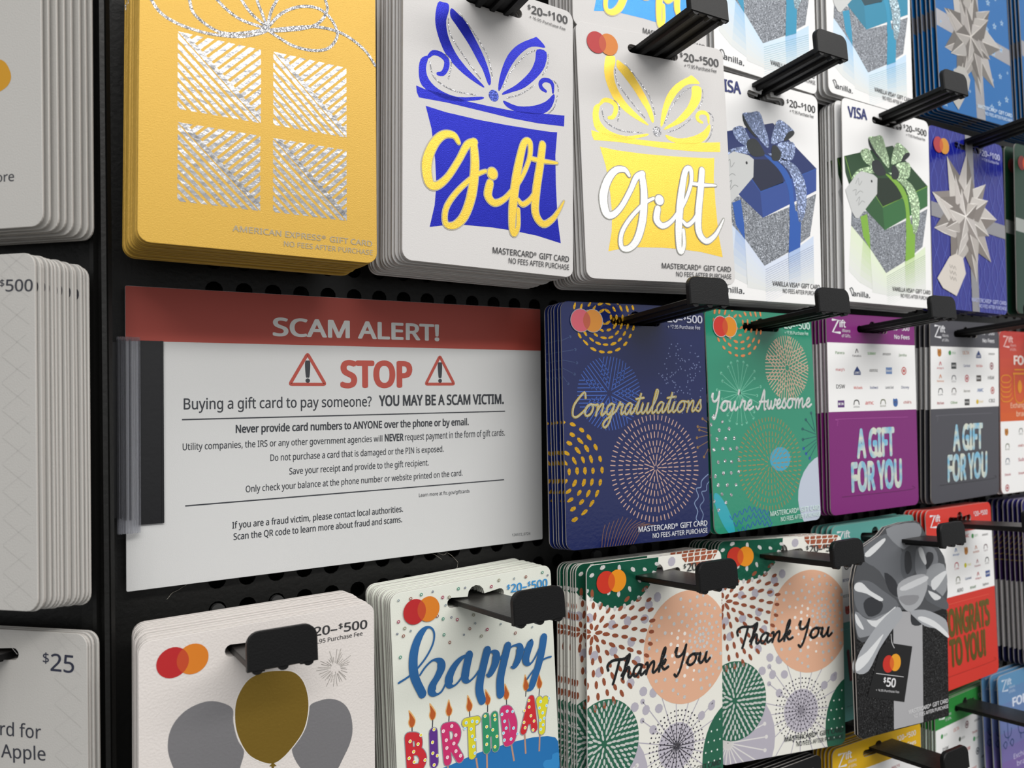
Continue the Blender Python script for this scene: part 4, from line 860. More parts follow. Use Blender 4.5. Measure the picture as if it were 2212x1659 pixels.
# ---- thank you cards
def art_thanks():
    W, H = 90, 125; A = Art(W, H); GR = '#24614a'; PE = '#dfae90'; RU = '#8f4a2e'; LI = '#b3afbb'; rnd = random.Random(4)
    A.part('artwork')
    for P in ["1.5,26.2 39.1,24.3 25.3,30.9 15.4,31.4 36.3,31.3 27.5,41.8 16.2,44.7 4.4,45.4 31.0,52.1 26.9,62.7 44.8,21.0 -3.5,12.6 29.5,75.5 45.3,79.2 41.4,89.5 74.6,88.6 81.8,84.7 54.6,3.4 7.4,54.0 35.1,68.5 41.6,70.4 36.8,78.4"]:
        for c in Q(P): A.poly(circ(c, 2.7, 2.5, 9, rnd.uniform(0, 3)), LI)
    c, R = CR("57.1,101.3 32.3,72.4")
    A.up()
    for k in range(20):
        a = k * 2 * math.pi / 20 + rnd.uniform(-.06, .06); r = R * rnd.uniform(.75, 1.05); b = (c[0] + r * math.cos(a), c[1] + r * math.sin(a)); A.stroke([c, b], .55, LI).poly(circ(b, 1.5, n=9), LI)
    A.poly(circ(c, R * .33, n=20), mix(LI, '#ffffff', .1)).up()
    c2, R2 = CR("5.3,113.0 35.8,117.2"); A.poly(circ((c2[0] + 2, c2[1]), R2), LI).up()
    for k in range(22):
        a = k * 2 * math.pi / 22; b = (c2[0] + R2 * .86 * math.cos(a), c2[1] + R2 * .86 * math.sin(a)); A.stroke([c2, b], .7, '#dcdad8').poly(circ(b, 1.2, n=8), '#dcdad8')
    A.poly(circ(c2, 4, n=14), '#dcdad8')
    pc, PR = CR("65.0,50.0 35.8,45.6"); A.poly(circ(pc, PR, PR * 1.02, 48), PE).up()
    gc, gr = CR("10.2,90.3 31.9,88.3"); A.poly(circ(gc, gr, gr * 1.02, 40), GR).up()
    rc = Q("99.4,114.6")[0]; rr = rc[0] - Q("74.9,109.3")[0][0]; A.poly(circ(rc, rr, rr * 1.25, 36), GR).up()
    for y in range(12):
        for x in range(6):
            p = (rc[0] - rr * .9 + x * 4.2 + (y % 2) * 2, rc[1] - rr * 1.1 + y * 5.4)
            if (p[0] - rc[0]) ** 2 / rr ** 2 + (p[1] - rc[1]) ** 2 / (rr * 1.25) ** 2 < .9 and p[0] < W - 1: A.poly(circ(p, .55, n=7), '#dfe6e0')
    A.part('foil_artwork')
    bc = Q("20.1,-1.9")[0]; br = Q("19.9,23.3")[0][1] - bc[1]; A.poly(circ(bc, br * 1.02, br, 40), 'green_foil').up()
    for i, f in enumerate((1, .72, .45, .2)): ring_marks(A, bc, br * f, (30, 16, 9, 4)[i], 3.2, 2.2, 'fine_silver', shape='fleck', seed=i, jit=.3)
    dc = Q("75.1,46.6")[0]
    for i, (r, n) in enumerate(((2, 6), (5, 12), (8.5, 16), (12.5, 20), (17, 24), (21.5, 26), (26, 28), (31, 34), (36, 38), (41, 40))):
        for k in range(n):
            a = 2 * math.pi * (k + i * .37) / n + rnd.uniform(-.05, .05); p = (dc[0] + r * math.cos(a), dc[1] + r * 1.05 * math.sin(a))
            if (p[0] - pc[0]) ** 2 + (p[1] - pc[1]) ** 2 < (PR * .97) ** 2 and p[0] < W - 1 and not (23 < r < 28 and k % 3 == 0): A.poly(circ(p, 1.05 if k % 3 else .8, n=8), 'fine_silver' if not (12 < r < 22 and 1.8 < a % 6.28 < 3.6) else '#efe9e2')
    for i, (f, n) in enumerate(((.93, 44), (.8, 38), (.67, 32), (.54, 26), (.41, 20), (.28, 14), (.15, 7))): ring_marks(A, gc, gr * f, n, 3.3, 1.3, '#c4c8c4', shape='seed', seed=i, jit=.15)
    A.part('artwork')
    fc = Q("3.6,34.1")[0]
    for i, (r, n) in enumerate(((3.5, 7), (8.5, 12), (14, 18), (20, 24), (26, 30), (32, 36), (37.5, 40))): ring_marks(A, fc, r, n, 4.4, 2.1, RU, shape='seed', seed=i, jit=.2, phase=i * .3, skip=(bc, br * .86))
    bc2, r2 = CR("57.1,100.9 57.3,83.9")
    for i, (f, n) in enumerate(((1, 46), (.86, 42), (.73, 36), (.6, 30), (.47, 24), (.35, 18), (.23, 12), (.12, 7))): ring_marks(A, bc2, r2 * f * 1.08, n, .95, .95, '#2b2a38', shape='seed', seed=i, jit=.15)
    tr = Q("71.5,-6.1")[0]
    for j in range(3):
        for k in range(7): A.poly(clip([(57 + k * 4.6, -1 + j * 3.2), (61 + k * 4.6, -1 + j * 3.2), (60.4 + k * 4.4, 1.7 + j * 3.0), (57.2 + k * 4.4, 1.7 + j * 3.0)], circ((74, -3), 14, 11, 24)), '#9b5236')
    A.part('lettering').up(.03); B = Q("12.6,59.5 80.0,60.1 12.6,53.9"); script(A, 'Thank You', B, 1.55, '#23282b', None, .2)
    A.up(.01); script(A, 'Thank You', B, .7, 'black_glitter', None, .2)
    mclogo(A, 15, 9.4, 5.7, '#c42c14', '#e08b0c', '#cf5510'); price(A, col='#3d4040', v=9.6); mcfoot(A, col='#2c3434', v=117.5, u=44.5, u1=88)
    return A
AT = art_thanks(); BT = body_mesh(90, 125, 'paper_ivory')
pile('ty1', 'colourful thank you gift card', 'in the left thank you pile', AT, BT, n=9, T=20, dx=-4, gaps=[0, .36, .46, .55, .64, .72, .8, .9, 1], plural='left pile of thank you cards')
pile('ty2', 'colourful thank you gift card', 'in the right thank you pile', AT, BT, n=10, T=19, dx=-4, plural='right pile of thank you cards')

# ---- white cards with the glitter gift box
def art_box(W, H, P, brand=True):
    """P: colours (dark, mid, light ribbon, glitter tint, reflection)"""
    dk, md, rb, gl, rf = P; A = Art(W, H)
    def p(s, m): A.poly(Q(s), m)
    for q, c in (("6.8,80.0 18.5,86.0 14.1,115.3 3.9,108.9", mix(rf, '#ffffff', .45)), ("18.5,86.0 25.4,92.6 26.7,119.0 14.1,115.3", rf), ("25.4,92.6 40.9,106.9 41.1,121.7 26.6,120.8", mix(rf, '#ffffff', .5)),
                 ("40.9,107.1 61.5,98.3 61.5,120.5 41.1,122.2", mix(rf, '#ffffff', .55)), ("61.2,98.3 71.7,94.0 71.7,117.9 61.5,120.5", rf), ("71.8,93.1 83.9,86.2 83.7,115.2 71.7,117.9", mix(rf, '#ffffff', .4))): fade(A, Q(q), c, '#e2e4e2')
    A.up()
    a, b = Q("41.5,109.7 83.7,92.0"), 0
    for k in range(16): A.stroke([(a[0][0], a[0][1] + k * 1.3), (a[1][0], a[1][1] + k * 1.3)], .22, mix(dk, '#ffffff', .35 + k * .035), cap=False)
    A.up(); A.part('glitter')
    p("22.5,69.2 40.3,79.6 65.5,69.8 87.2,60.1 80.7,86.5 71.0,92.2 61.5,97.8 40.9,107.4 26.0,93.5 6.8,80.0 7.8,68.2", 'box_glitter')
    A.part('artwork').up(.03)
    p("16.0,73.6 22.7,71.0 24.9,84.4 25.3,93.5 18.5,86.0", rb)
    p("1.4,37.1 22.3,30.8 50.3,22.8 87.8,44.5 38.6,64.5 25.9,51.3 5.5,54.1 2.2,47.3", dk)
    p("5.5,51.4 25.9,51.3 38.6,64.5 40.3,79.6 22.5,69.2 7.4,58.3", mix(dk, md, .5)); p("38.6,64.5 87.8,44.5 87.3,58.2 40.3,79.6", md)
    A.up(); A.stroke(Q("25.9,53.2 38.8,64.7 87.8,44.7"), .45, rb, sm=False); A.stroke(Q("2.3,37.5 8.3,51.0"), .45, rb, sm=False)
    A.poly(Q("33.3,46.6 49.6,44.4 57.7,52.7 58.3,56.9 39.3,64.2 32.2,57.9"), mix(dk, '#000000', .45)).up()
    A.smooth(Q("42.2,42.6 51.1,44.2 60.1,48.6 65.3,55.6 67.2,66.8 68.1,76.2 63.0,76.8 63.3,67.2 61.3,58.0 54.0,49.4"), rb).up(.01); A.poly(Q("63.7,70.1 73.2,74.8 71.7,94.0 61.5,98.3"), rb).up()
    A.part('glitter').up(.02)
    g = GLT.get(gl) or GLT.setdefault(gl, 'bow_glitter_' + str(len(GLT)))
    if g not in MATS: mat(g, gl, .35, .55, glit=1.0, scale=1500)
    for s in ("25.4,21.5 31.9,19.8 39.3,18.3 43.5,26.5 46.2,32.7 45.3,38.4 35.2,31.5 27.4,26.3", "48.5,33.3 51.8,24.3 56.5,19.9 67.1,23.8 68.3,26.5 63.8,30.0 59.1,31.7 49.9,35.4", "18.0,31.0 25.2,28.9 30.7,35.0 34.2,41.0 22.0,38.1 17.9,34.2",
              "54.5,34.3 66.8,31.5 69.0,35.9 66.5,42.0 58.7,43.6 52.8,40.2", "8.3,50.1 14.8,43.7 29.1,39.8 34.1,42.8 21.8,45.5 10.4,49.8", "45.2,41.2 57.2,42.4 69.5,45.5 77.1,54.1 78.3,64.6 75.5,75.5 70.7,78.4 68.9,62.8 64.6,50.9 55.6,45.4"): A.smooth(Q(s), g, 3)
    A.part('artwork').up(.03)
    for s in ("29.3,36.1 35.8,34.7 41.6,39.9 42.2,43.1 33.3,44.8 28.4,40.9", "49.1,36.9 52.9,35.9 56.6,39.6 54.9,44.1 48.9,44.5", "63.2,26.3 67.9,24.6 68.2,26.9 62.2,31.2 59.1,31.7", "25.4,21.8 29.5,26.9 36.6,33.2 33.7,32.7 26.6,27.3"): A.smooth(Q(s), '#20262a', 3)
    A.up(); p("1.7,58.2 11.9,47.8 17.6,44.3 29.7,44.8 33.7,46.6 33.0,56.9 24.1,65.3 13.9,74.9 11.1,74.8 7.7,71.3 3.8,63.3", '#c9cbcb')
    A.up(); A.poly(circ(Q("27.8,49.4")[0], .9, n=10), '#22262a')
    for s in ("11.7,53.2 14.6,49.2 15.2,53.7 18.1,50.6", "8.8,58.1 12.3,56.8 11.5,60.5 15.8,57.2 18.6,57.8", "12.1,64.1 15.7,60.9 14.1,66.5 17.7,63.4 20.5,63.9"): A.stroke(Q(s), .28, '#777a7c', 4)
    A.top(); A.part('logo')
    A.text('VISA', Q("5.7,11.5 24.6,10.4 4.1,5.2"), '#1f2b6e', .03)
    price(A, '^$20–^$' + ('500' if brand else '100'), '+ ^$7.95 Purchase Fee'); mcfoot(A, 'VANILLA VISA^® GIFT CARD', v=118.4, u=47, u1=88.5)
    A.part('logo').text('anilla.', Q("7.1,124.3 23.9,124.5 5.6,121.5"), '#3a3e42', .012)
    A.stroke(Q("4.2,119.8 5.6,121.7 6.9,124.1 7.8,121.6 6.3,119.3 4.2,119.8"), .5, '#3a3e42'); A.part('artwork')
    return A
GLT = {}
W2 = (90.4, 128)
BW = body_mesh(*W2, 'paper_bright')
pile('bluevisa', 'white gift card with navy glitter present', 'in top row centre', art_box(*W2, ('#152a66', '#2a4a96', '#2257ac', '#8d9cc0', '#a8bfe6'), False), BW, n=8, T=18, dx=-.5)
pile('greenvisa', 'white gift card with green glitter present', 'in top row', art_box(*W2, ('#1c4322', '#2f6a38', '#7fb03c', '#b4cfa8', '#c6dca6')), BW, n=7, T=15, dx=-1.6, gaps=[0, .3, .45, .6, .75, .88, 1])
AB = art_box(*W2, ('#17708a', '#1f86a8', '#2391b8', '#a8bec8', '#9cc8ee'))
pile('aquaA', 'white gift card with teal glitter present', 'top edge, above the navy present', AB, BW, n=5, T=12, dx=-1, plural='left pile of teal present cards')
pile('aquaB', 'white gift card with teal glitter present', 'top edge, above the green present', AB, BW, n=5, T=13, dx=-1, plural='right pile of teal present cards')

# ---- bow cards
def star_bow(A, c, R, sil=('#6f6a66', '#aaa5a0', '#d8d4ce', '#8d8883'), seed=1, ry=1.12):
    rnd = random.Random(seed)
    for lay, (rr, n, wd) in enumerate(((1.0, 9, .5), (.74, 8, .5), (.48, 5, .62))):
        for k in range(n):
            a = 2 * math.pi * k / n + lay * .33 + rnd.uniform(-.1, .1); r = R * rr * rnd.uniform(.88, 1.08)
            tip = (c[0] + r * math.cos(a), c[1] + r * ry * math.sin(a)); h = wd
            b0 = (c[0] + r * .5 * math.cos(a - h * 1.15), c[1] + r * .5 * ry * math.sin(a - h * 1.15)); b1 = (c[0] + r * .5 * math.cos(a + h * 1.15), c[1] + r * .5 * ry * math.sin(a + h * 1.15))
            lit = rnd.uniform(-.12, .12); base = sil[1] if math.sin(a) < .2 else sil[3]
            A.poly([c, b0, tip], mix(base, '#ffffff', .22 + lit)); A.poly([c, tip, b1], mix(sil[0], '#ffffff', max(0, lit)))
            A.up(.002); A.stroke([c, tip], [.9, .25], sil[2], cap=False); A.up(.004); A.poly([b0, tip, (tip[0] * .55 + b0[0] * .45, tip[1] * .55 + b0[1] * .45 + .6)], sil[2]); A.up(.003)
def tag(A, P, m, scr='#6a6560'):
    A.poly(P, m).up()
    cx = sum(p[0] for p in P) / len(P); cy = sum(p[1] for p in P) / len(P)
    for j in (-1, 0, 1): A.stroke([(cx - 4 + k * 1.5, cy + j * 4 + (1.2 if k % 2 else -1) + k * .2) for k in range(6)], .35, scr, 4)
A = Art(*FW['bowmc']); W, H = FW['bowmc']
A.part('foil_artwork')
for j in range(11):
    for sx in (1, -1):
        A.stroke([(j * 10 - 5 + sx * 3.6 * math.cos(k * math.pi / 4), k * 5.0 - 2 + (j % 2) * 0) for k in range(27)], .35, '*#5a68c8', 3)
A.up(); RW = [(W * .47, 0), (W * .47 + 9, 0), (W * .47 + 12, H), (W * .47 + 3, H)]; A.poly(RW, 'grey_foil').poly([(0, 53), (W, 60), (W, 70), (0, 63)], 'grey_foil').up()
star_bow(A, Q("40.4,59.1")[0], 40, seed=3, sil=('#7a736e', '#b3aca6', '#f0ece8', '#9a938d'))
tag(A, Q("19.3,89.6 27.0,86.8 35.4,89.0 38.3,99.9 26.4,116.4 10.7,112.0 4.5,105.6"), '#cfc8c0'); A.z = .1
mclogo(A, 13.5, 12.6, 5.6, '#a8323c', '#c98a2c', '#c05c28'); price(A, '^$20–^$100', col='#b8bce0', u0=60, u1=86, v=12); mcfoot(A, col='#b9c0ea', v=119)
pile('bowmc', 'royal blue gift card with silver star bow', 'at right in top row', A, body_mesh(W, H, 'paper_royal'), n=4, T=9, dx=-.5)
A = Art(*FW['star']); W, H = FW['star']
A.part('foil_artwork'); A.poly([(41, 0), (51, 0), (54, H), (43, H)], 'grey_foil').poly([(0, 55), (W, 66), (W, 78), (0, 67)], 'grey_foil').up()
rnd = random.Random(8)
for k in range(52):
    x, y = 4 + (k * 37) % 84, 6 + k * 2.3; r = rnd.choice((1.5, 2.6, 3.0))
    P = [(x + (r if i % 2 == 0 else r * .42) * math.sin(i * math.pi / 5), y - (r if i % 2 == 0 else r * .42) * math.cos(i * math.pi / 5)) for i in range(10)]
    if not (38 < x < 57): A.poly(P, '#9fb8cc'); A.up(.002).poly([(x + (a - x) * .45, y + (b - y) * .45) for a, b in P], '#1277bd'); A.z -= .002
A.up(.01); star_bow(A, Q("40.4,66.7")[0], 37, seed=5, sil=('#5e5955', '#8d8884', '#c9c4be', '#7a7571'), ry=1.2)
tag(A, Q("23.2,91.3 31.3,91.3 36.7,99.1 34.0,106.9 20.4,123.3 12.4,116.4 8.6,107.6 14.7,97.8"), '#a8a6a2')
A.z = .1; mcfoot(A, col='#cfe2f2', v=117.5)
AS = A; BS = body_mesh(W, H, 'paper_sky')
pile('star', 'bright blue gift card with stars and silver bow', 'at top right', A, BS, n=6, T=15, dx=-3, plural='blue star bow cards left pile')
pile('star2', 'bright blue gift card with stars and silver bow', 'in far right pile', A, BS, n=8, T=18, dx=-1.5, plural='blue star bow cards right pile')
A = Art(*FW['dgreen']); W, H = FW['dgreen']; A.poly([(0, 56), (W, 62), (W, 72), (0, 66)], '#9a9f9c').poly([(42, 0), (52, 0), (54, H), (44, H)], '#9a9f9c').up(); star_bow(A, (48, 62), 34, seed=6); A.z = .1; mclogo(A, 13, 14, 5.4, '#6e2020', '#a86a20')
pile('dgreen', 'dark green gift card with silver ribbon', 'cut by right edge', A, body_mesh(W, H, 'paper_pine'), n=5, T=13, dx=-2.6, gaps=[0, .5, .7, .85, 1])

# ---- multi-shop cards with the white logo band
def tiny(A, u, v, t, col, k=0, w=8.5):
    if k == 0: A.line(t, u - w / 2, u + w / 2, v + .8, 1.7 if len(t) > 4 else 2.4, col, .02)
    elif k == 1: A.poly(circ((u, v), 2.7, n=18), col).up(.004).poly(circ((u, v), 1.9, n=14), '#e6e6e6').up(.004).poly(circ((u, v), 1.2, n=10), col); A.z -= .008
    elif k == 2: A.poly([(u - 3.4, v + 1), (u, v - 2.8), (u + 3.4, v + 1), (u + 3.4, v + 2.8), (u - 3.4, v + 2.8)], col).up(.004).line(t, u - 2.7, u + 2.7, v + 2.1, 1.4, '#e6e6e6', .02); A.z -= .004
    elif k == 3: A.poly(circ((u - 3, v), 1.7, n=14), col).up(.004).line(t, u - .6, u + 4.6, v + .8, 1.6, col); A.z -= .004
    elif k == 4: A.smooth([(u - 2.5, v - 1.6), (u - 2, v - 2.8), (u - .4, v - 2.2), (u + .8, v - 2.8), (u + 2.4, v - 1.6), (u + 2.2, v + 1.6), (u, v + 2.8), (u - 2.2, v + 1.6)], col).up(.004).stroke([(u - 1.6, v + .3), (u, v - .8), (u + 1.5, v + .5)], .4, '#5a3410'); A.z -= .004
    elif k == 5: A.line(t, u - w / 2, u + w / 2, v + 2.3, 1.3, col, .02); A.stroke([(u - 1.2, v - .4), (u, v - 2.6), (u + 1.2, v - .6)], .8, col)
    elif k == 6: A.poly([(u - 3.2, v - 2.2), (u + 3.2, v - 2.2), (u + 3.2, v + 2.2), (u - 3.2, v + 2.2)], col).up(.004).line(t, u - 2.6, u + 2.6, v + .6, 1.3, '#e6e6e6', .02); A.z -= .004
    elif k == 7: A.stroke([(u - 2.6, v + .6), (u - 1.6, v - 1.8), (u + 1.6, v - 1.8), (u + 2.6, v + .6)], .8, col).line(t, u - 3, u + 3, v + 2.6, 1.2, col)
L1 = [(12, 24.5, 'Panera', '#4b7a3a', 0), (28.5, 24.5, 'Fanatics', '#5a5458', 5), (43.5, 24.5, 'SUBWAY', '#4f9a3a', 0), (59, 24.5, 'amazon', '#3b3a36', 0), (76, 25, 'Jamba', '#567a48', 0),
      (12, 35, "macy's", '#b8404a', 0), (28.5, 35.5, "LOWE'S", '#233a72', 2), (45, 35.5, 'AEROPOSTALE', '#333', 0), (61, 35.5, 'bed', '#6a88b8', 6), (77, 35.5, 'CVS', '#c0504a', 1),
      (12, 46, 'DSW', '#2f2f33', 0), (29, 46.5, 'Michaels', '#c8483e', 0), (45, 46.5, 'Southwest', '#283878', 0), (61, 46.5, 'Lands End', '#333a4a', 0), (78, 46.5, 'Disney', '#26386e', 0),
      (12, 56.5, 'B', '#5d3a78', 6), (27, 56.5, 'adidas', '#333', 7), (40, 56.5, 'amc', '#c63a3a', 0), (54, 56.5, 'BAR', '#666a50', 7), (67, 56.5, 'D', '#3862a0', 4), (80, 56.5, "chili's", '#b03a30', 0)]
L1 = [(u, v, t, (c if len(c) == 7 else '#333333'), k) for u, v, t, c, k in L1]
L2 = [(11, 22.5, '', '#b5762a', 4), (27, 22.5, 'XBOX', '#2e8b3d', 3), (45, 22.5, 'ULTA', '#c98a6a', 0), (62, 23, "LOWE'S", '#233a72', 2), (80, 22.5, 'amazon', '#3b3a36', 0),
      (12, 31.5, "Arby's", '#b8404a', 5), (29, 31.5, 'GAMES', '#34383a', 6), (46, 31.5, 'Carnival', '#283878', 0), (63, 31.5, "Red Robin", '#c8483e', 0), (80, 31.5, '', '#8a3a44', 1),
      (12, 40.5, 'Famous', '#c9743a', 5), (29, 40.5, 'GOLF', '#6a6a72', 7), (46, 40.5, '', '#b8404a', 1), (62, 40.5, 'BK', '#4a4440', 6), (79, 40.5, 'H&M', '#555555', 0),
      (12, 49.5, 'UA', '#2f2f33', 7), (29, 49.5, 'OUTLET', '#4a3a38', 7), (46, 49.5, 'Barnes', '#88857e', 0), (64, 49.5, 'AMC', '#3862a0', 0), (81, 49.5, '', '#b03a30', 1),
      (12, 57.5, 'Bob Evans', '#a8303a', 0), (29, 57.5, 'Olive', '#5c8a3e', 0), (46, 57.5, 'ROSS', '#333333', 6), (63, 57.5, 'Shell', '#d0b020', 3), (80, 57.5, 'CB2', '#444444', 0)]
def shopcard(A, head='#ffffff', band=(18.2, 61.4), L=(), pr='^$20–^$500', fees='No Fees', words=(), wm='holo_foil', inset=None, wcol='#efefef', logo='#dfe0e4'):
    W, H = A.W, A.H; A.part('artwork')
    if band: A.poly([(0, band[0]), (W, band[0]), (W, band[1]), (0, band[1])], wcol).up()
    for q in L: tiny(A, *q)
    if inset:
        x0, y0, x1, y1 = 7.8, 66, 83, 114.5; A.stroke([(x0, y0 + 4), (x0 + 1, y0 + 1), (x0 + 4, y0), (x1 - 3, y0 + .3)], .35, inset[0]); A.stroke([(x0 + 3, y1), (x1 - 3, y1 + .2), (x1, y1 - 2)], .4, inset[1])
    A.top(); A.part('logo').stroke([(5.6, 4.0), (11.3, 4.0), (5.6, 11.6), (12.6, 11.9)], 1.5, logo, sm=False); A.line('ift', 12.2, 18.2, 8.3, 4.2, logo, .03); A.line('illions', 14.6, 22.5, 11.4, 1.9, logo); A.line('of Gifts.', 14.2, 23, 14.6, 1.9, logo)
    A.part('price_text').line(pr, 64, 84, 8.6, 3.3, logo, .015)
    if fees: A.line(fees, 67.5, 84, 14.3, 2.7, logo, .02)
    A.part('foil_lettering')
    for t, u0, u1, v, h in words: A.line(t, u0, u1, v, h, wm, .055)
    return A
A = shopcard(Art(*FW['purple']), L=L1, words=(('A GIFT', 26, 65, 90.5, 17), ('FOR YOU', 20, 72, 111.5, 17)), inset=('#a04a96', '#5c1854')); 
pile('purple', 'purple gift card with white shop logo band', 'in middle row', A, body_mesh(*FW['purple'], 'paper_purple'), n=6, T=12, dx=-1.2)
A = shopcard(Art(*FW['grey']), L=L2, words=(('A GIFT', 27, 67, 91, 17), ('FOR YOU', 20, 73, 112, 17)), inset=('#6a6a72', '#333338'))
pile('grey', 'dark grey gift card with white shop logo band', 'in middle row', A, body_mesh(*FW['grey'], 'paper_dark_grey'), n=5, T=14, dx=-.5)
A = Art(*FW['food']); W, H = FW['food']
for k in range(10): A.poly([(0, 6.8 * k), (W, 6.8 * k), (W, 6.8 * k + 6.8), (0, 6.8 * k + 6.8)], mix('#b43a34', '#cf5a24', k / 9))
A.up(); shopcard(A, band=(68, H), L=[(8, 76, '', '#b5762a', 4), (9, 87, 'BAR', '#666a50', 7), (9, 98, 'MOES', '#4a5870', 7), (9, 108, 'Steak', '#a8304a', 0), (8, 118, '', '#a8303a', 1), (28, 76, 'GRILL', '#6a6a66', 7), (28, 87, "chili's", '#b03a30', 0), (28, 98, 'Sub', '#a8304a', 0), (28, 108, 'Smash', '#a8303a', 0)], pr='^$20–^$500', fees=None, logo='#e0b8b4')
A.part('lettering').line('FOOD', 19, 50, 25, 6.5, '#e6d6d0', .04); A.line('Exchange for one of these', 14, 74, 58, 3.8, '#e8c0a4', .01); A.line('brands today', 22, 62, 64.5, 3.8, '#e8c0a4', .01)
A.part('artwork')
for k in range(5): A.stroke([(1, 36 + k * 3.6), (4, 38.5 + k * 3.6), (12, 38.5 + k * 3.6), (15 + (k > 3) * 2, 36 + k * 3.6)], .8, '#d98a1a')
A.stroke([(1, 36), (4, 33.5), (12, 33.5), (15, 36)], .8, '#d98a1a'); A.stroke([(19, 32), (21, 52), (33, 52), (35, 32)], .9, '#d98a1a'); A.stroke([(18, 32), (36, 32)], 1.4, '#d98a1a'); A.stroke([(20, 29), (34, 29)], 1, '#d98a1a'); A.poly(circ((27, 42), 3, 5), '#d98a1a')
pile('food', 'orange red food gift card', 'at right edge of middle row', A, body_mesh(W, H, 'paper_red'), n=4, T=10, dx=-.5)
A = shopcard(Art(*FW['teal']), L=[(14, 26, '', '#3b3a36', 1), (30, 26, 'DSW', '#233a72', 0), (14, 35, 'BEYOND', '#233a72', 0), (14, 45, 'BEST BUY', '#333333', 0), (14, 54, '', '#c8483e', 4)], words=(('WITH LOVE', 12, 78, 98, 18),), wm='#6a2430', fees=None, inset=('#7fbab4', '#3f7f7a'))
pile('teal', 'teal gift card with shop logos', 'behind the silver bow card', A, body_mesh(*FW['teal'], 'paper_teal', bump=3.6), n=5, T=14, dx=-2)
L3 = [(52, 22, 'AMC', '#c63a3a', 0), (64, 22.5, 'XBOX', '#2e8b3d', 3), (79, 23, 'amazon', '#3b3a36', 0), (37, 31.5, 'ihop', '#3862a0', 5), (51, 32, '', '#b5762a', 4), (65, 32.5, 'BURGER', '#b0603a', 5), (79, 32.5, 'Sport', '#5a3a44', 7), (37, 41, 'COBB', '#b03a4a', 7), (52, 42, 'Shell', '#c8c020', 3), (66, 42.5, 'Fanatic', '#a05a60', 5), (80, 42, 'OUTLET', '#444444', 7), (38, 51, 'BAR', '#666a50', 7), (52, 51.5, 'Carnival', '#44608a', 0), (66, 51.5, "Arby's", '#b0404a', 5), (80, 51.5, 'GAP', '#2f4a8a', 6), (40, 58.6, 'AERO', '#333333', 0), (58, 58.6, 'INSTACART', '#4a7a4a', 0), (76, 58.6, 'Sephora', '#555555', 0)]
A = shopcard(Art(*FW['red']), L=L3, words=(('CONGRATS', 14, 80, 87.5, 17), ('TO YOU!', 22, 72, 108, 17)), wm='antique_gold_foil', inset=('#e05a48', '#a02418'), fees=None)
pile('red', 'red congrats gift card', 'behind the silver bow card', A, body_mesh(*FW['red'], 'paper_red', bump=3.8), n=6, T=14, dx=-2.6)
L4 = [(28, 24.5, 'VUDU', '#3a5aa0', 0), (46, 24.5, 'XBOX', '#2e8b3d', 3), (62, 24.5, 'MACYS', '#a0404a', 0), (78, 24.5, 'amazon', '#3b3a36', 0), (30, 33, 'AMC', '#c63a3a', 0), (48, 33, '', '#c0303a', 1), (64, 33, 'adidas', '#222222', 7), (78, 33, '', '#c0303a', 1), (12, 26, 'BP', '#c0303a', 1)]
A = shopcard(Art(*FW['yellow']), L=L4)
pile('yellow', 'yellow gift card with shop logos', 'lowest row, under the bow card', A, body_mesh(*FW['yellow'], 'paper_yellow'), n=6, T=13, dx=-1.5)
L5 = [(12, 24, 'XBOX', '#2e8b3d', 3), (30, 24, 'ULTA', '#d08a7a', 0), (46, 24, '', '#6a2a34', 1), (62, 24, 'amazon', '#3b3a36', 0), (38, 32, 'NORDSTROM', '#3a4a3a', 3), (58, 32, 'Tmobile', '#a04038', 0), (76, 26, 'GO', '#666666', 7), (46, 42, 'H&M', '#c0403a', 0), (60, 37, 'Spotify', '#3a9a5a', 3), (76, 34, 'B', '#7a3a6a', 6), (62, 47, 'N', '#333a4a', 1), (76, 44, 'Chick', '#a85048', 5), (42, 50, 'LEGENDS', '#222222', 6), (72, 53, 'AEROPOSTALE', '#555555', 0), (14, 34, 'DSW', '#333333', 0), (16, 46, '', '#a8303a', 1), (28, 56, 'ROSS', '#a8303a', 0), (56, 58, 'TARGET', '#c63a3a', 0)]
A = shopcard(Art(*FW['green']), L=L5)
pile('green', 'bright green gift card with shop logos', 'under the red congrats pile', A, body_mesh(*FW['green'], 'paper_green', bump=3.8), n=6, T=10, dx=-2.4)
A = Art(*FW['forhome']); W, H = FW['forhome']
for k in range(12): A.poly([(0, H * k / 12), (W, H * k / 12), (W, H * (k + 1) / 12), (0, H * (k + 1) / 12)], mix('#5a8cb4', '#7a5a9c', min(1, k / 7)))
A.up(); shopcard(A, band=None, fees=None, logo='#c0cede'); A.part('lettering').line('FOR HOME', 18, 74, 25, 6, '#d4dcec', .04); A.line('Exchange for one of', 16, 74, 63, 3.6, '#c9c4e0'); A.line('brands', 20, 44, 69, 3.6, '#c9c4e0')
A.part('artwork')
for P in ([(10, 34), (10, 48)], [(5, 40), (6, 44), (10, 46), (14, 44), (15, 40)], [(3, 50), (6, 53), (8, 50), (6, 48), (3, 50)], [(12, 50), (15, 53), (17, 50), (15, 48), (12, 50)], [(24, 38), (26, 46), (38, 46), (40, 38), (36, 36), (27, 36), (24, 38)], [(27, 46), (27, 50)], [(37, 46), (37, 50)]): A.stroke(P, .8, '#1f3a6a')
pile('forhome', 'blue to violet gift card with chandelier icons', 'in lower right corner', A, body_mesh(W, H, 'paper_haze'), n=3, T=10, dx=-2.6)
A = Art(90, 125); A.poly([(0, 62), (90, 62), (90, 113), (0, 113)], '#d2cfcc').poly([(0, 113), (90, 113), (90, 125), (0, 125)], '#161a44').poly([(0, 22), (90, 22), (90, 62), (0, 62)], '#32184e').up()
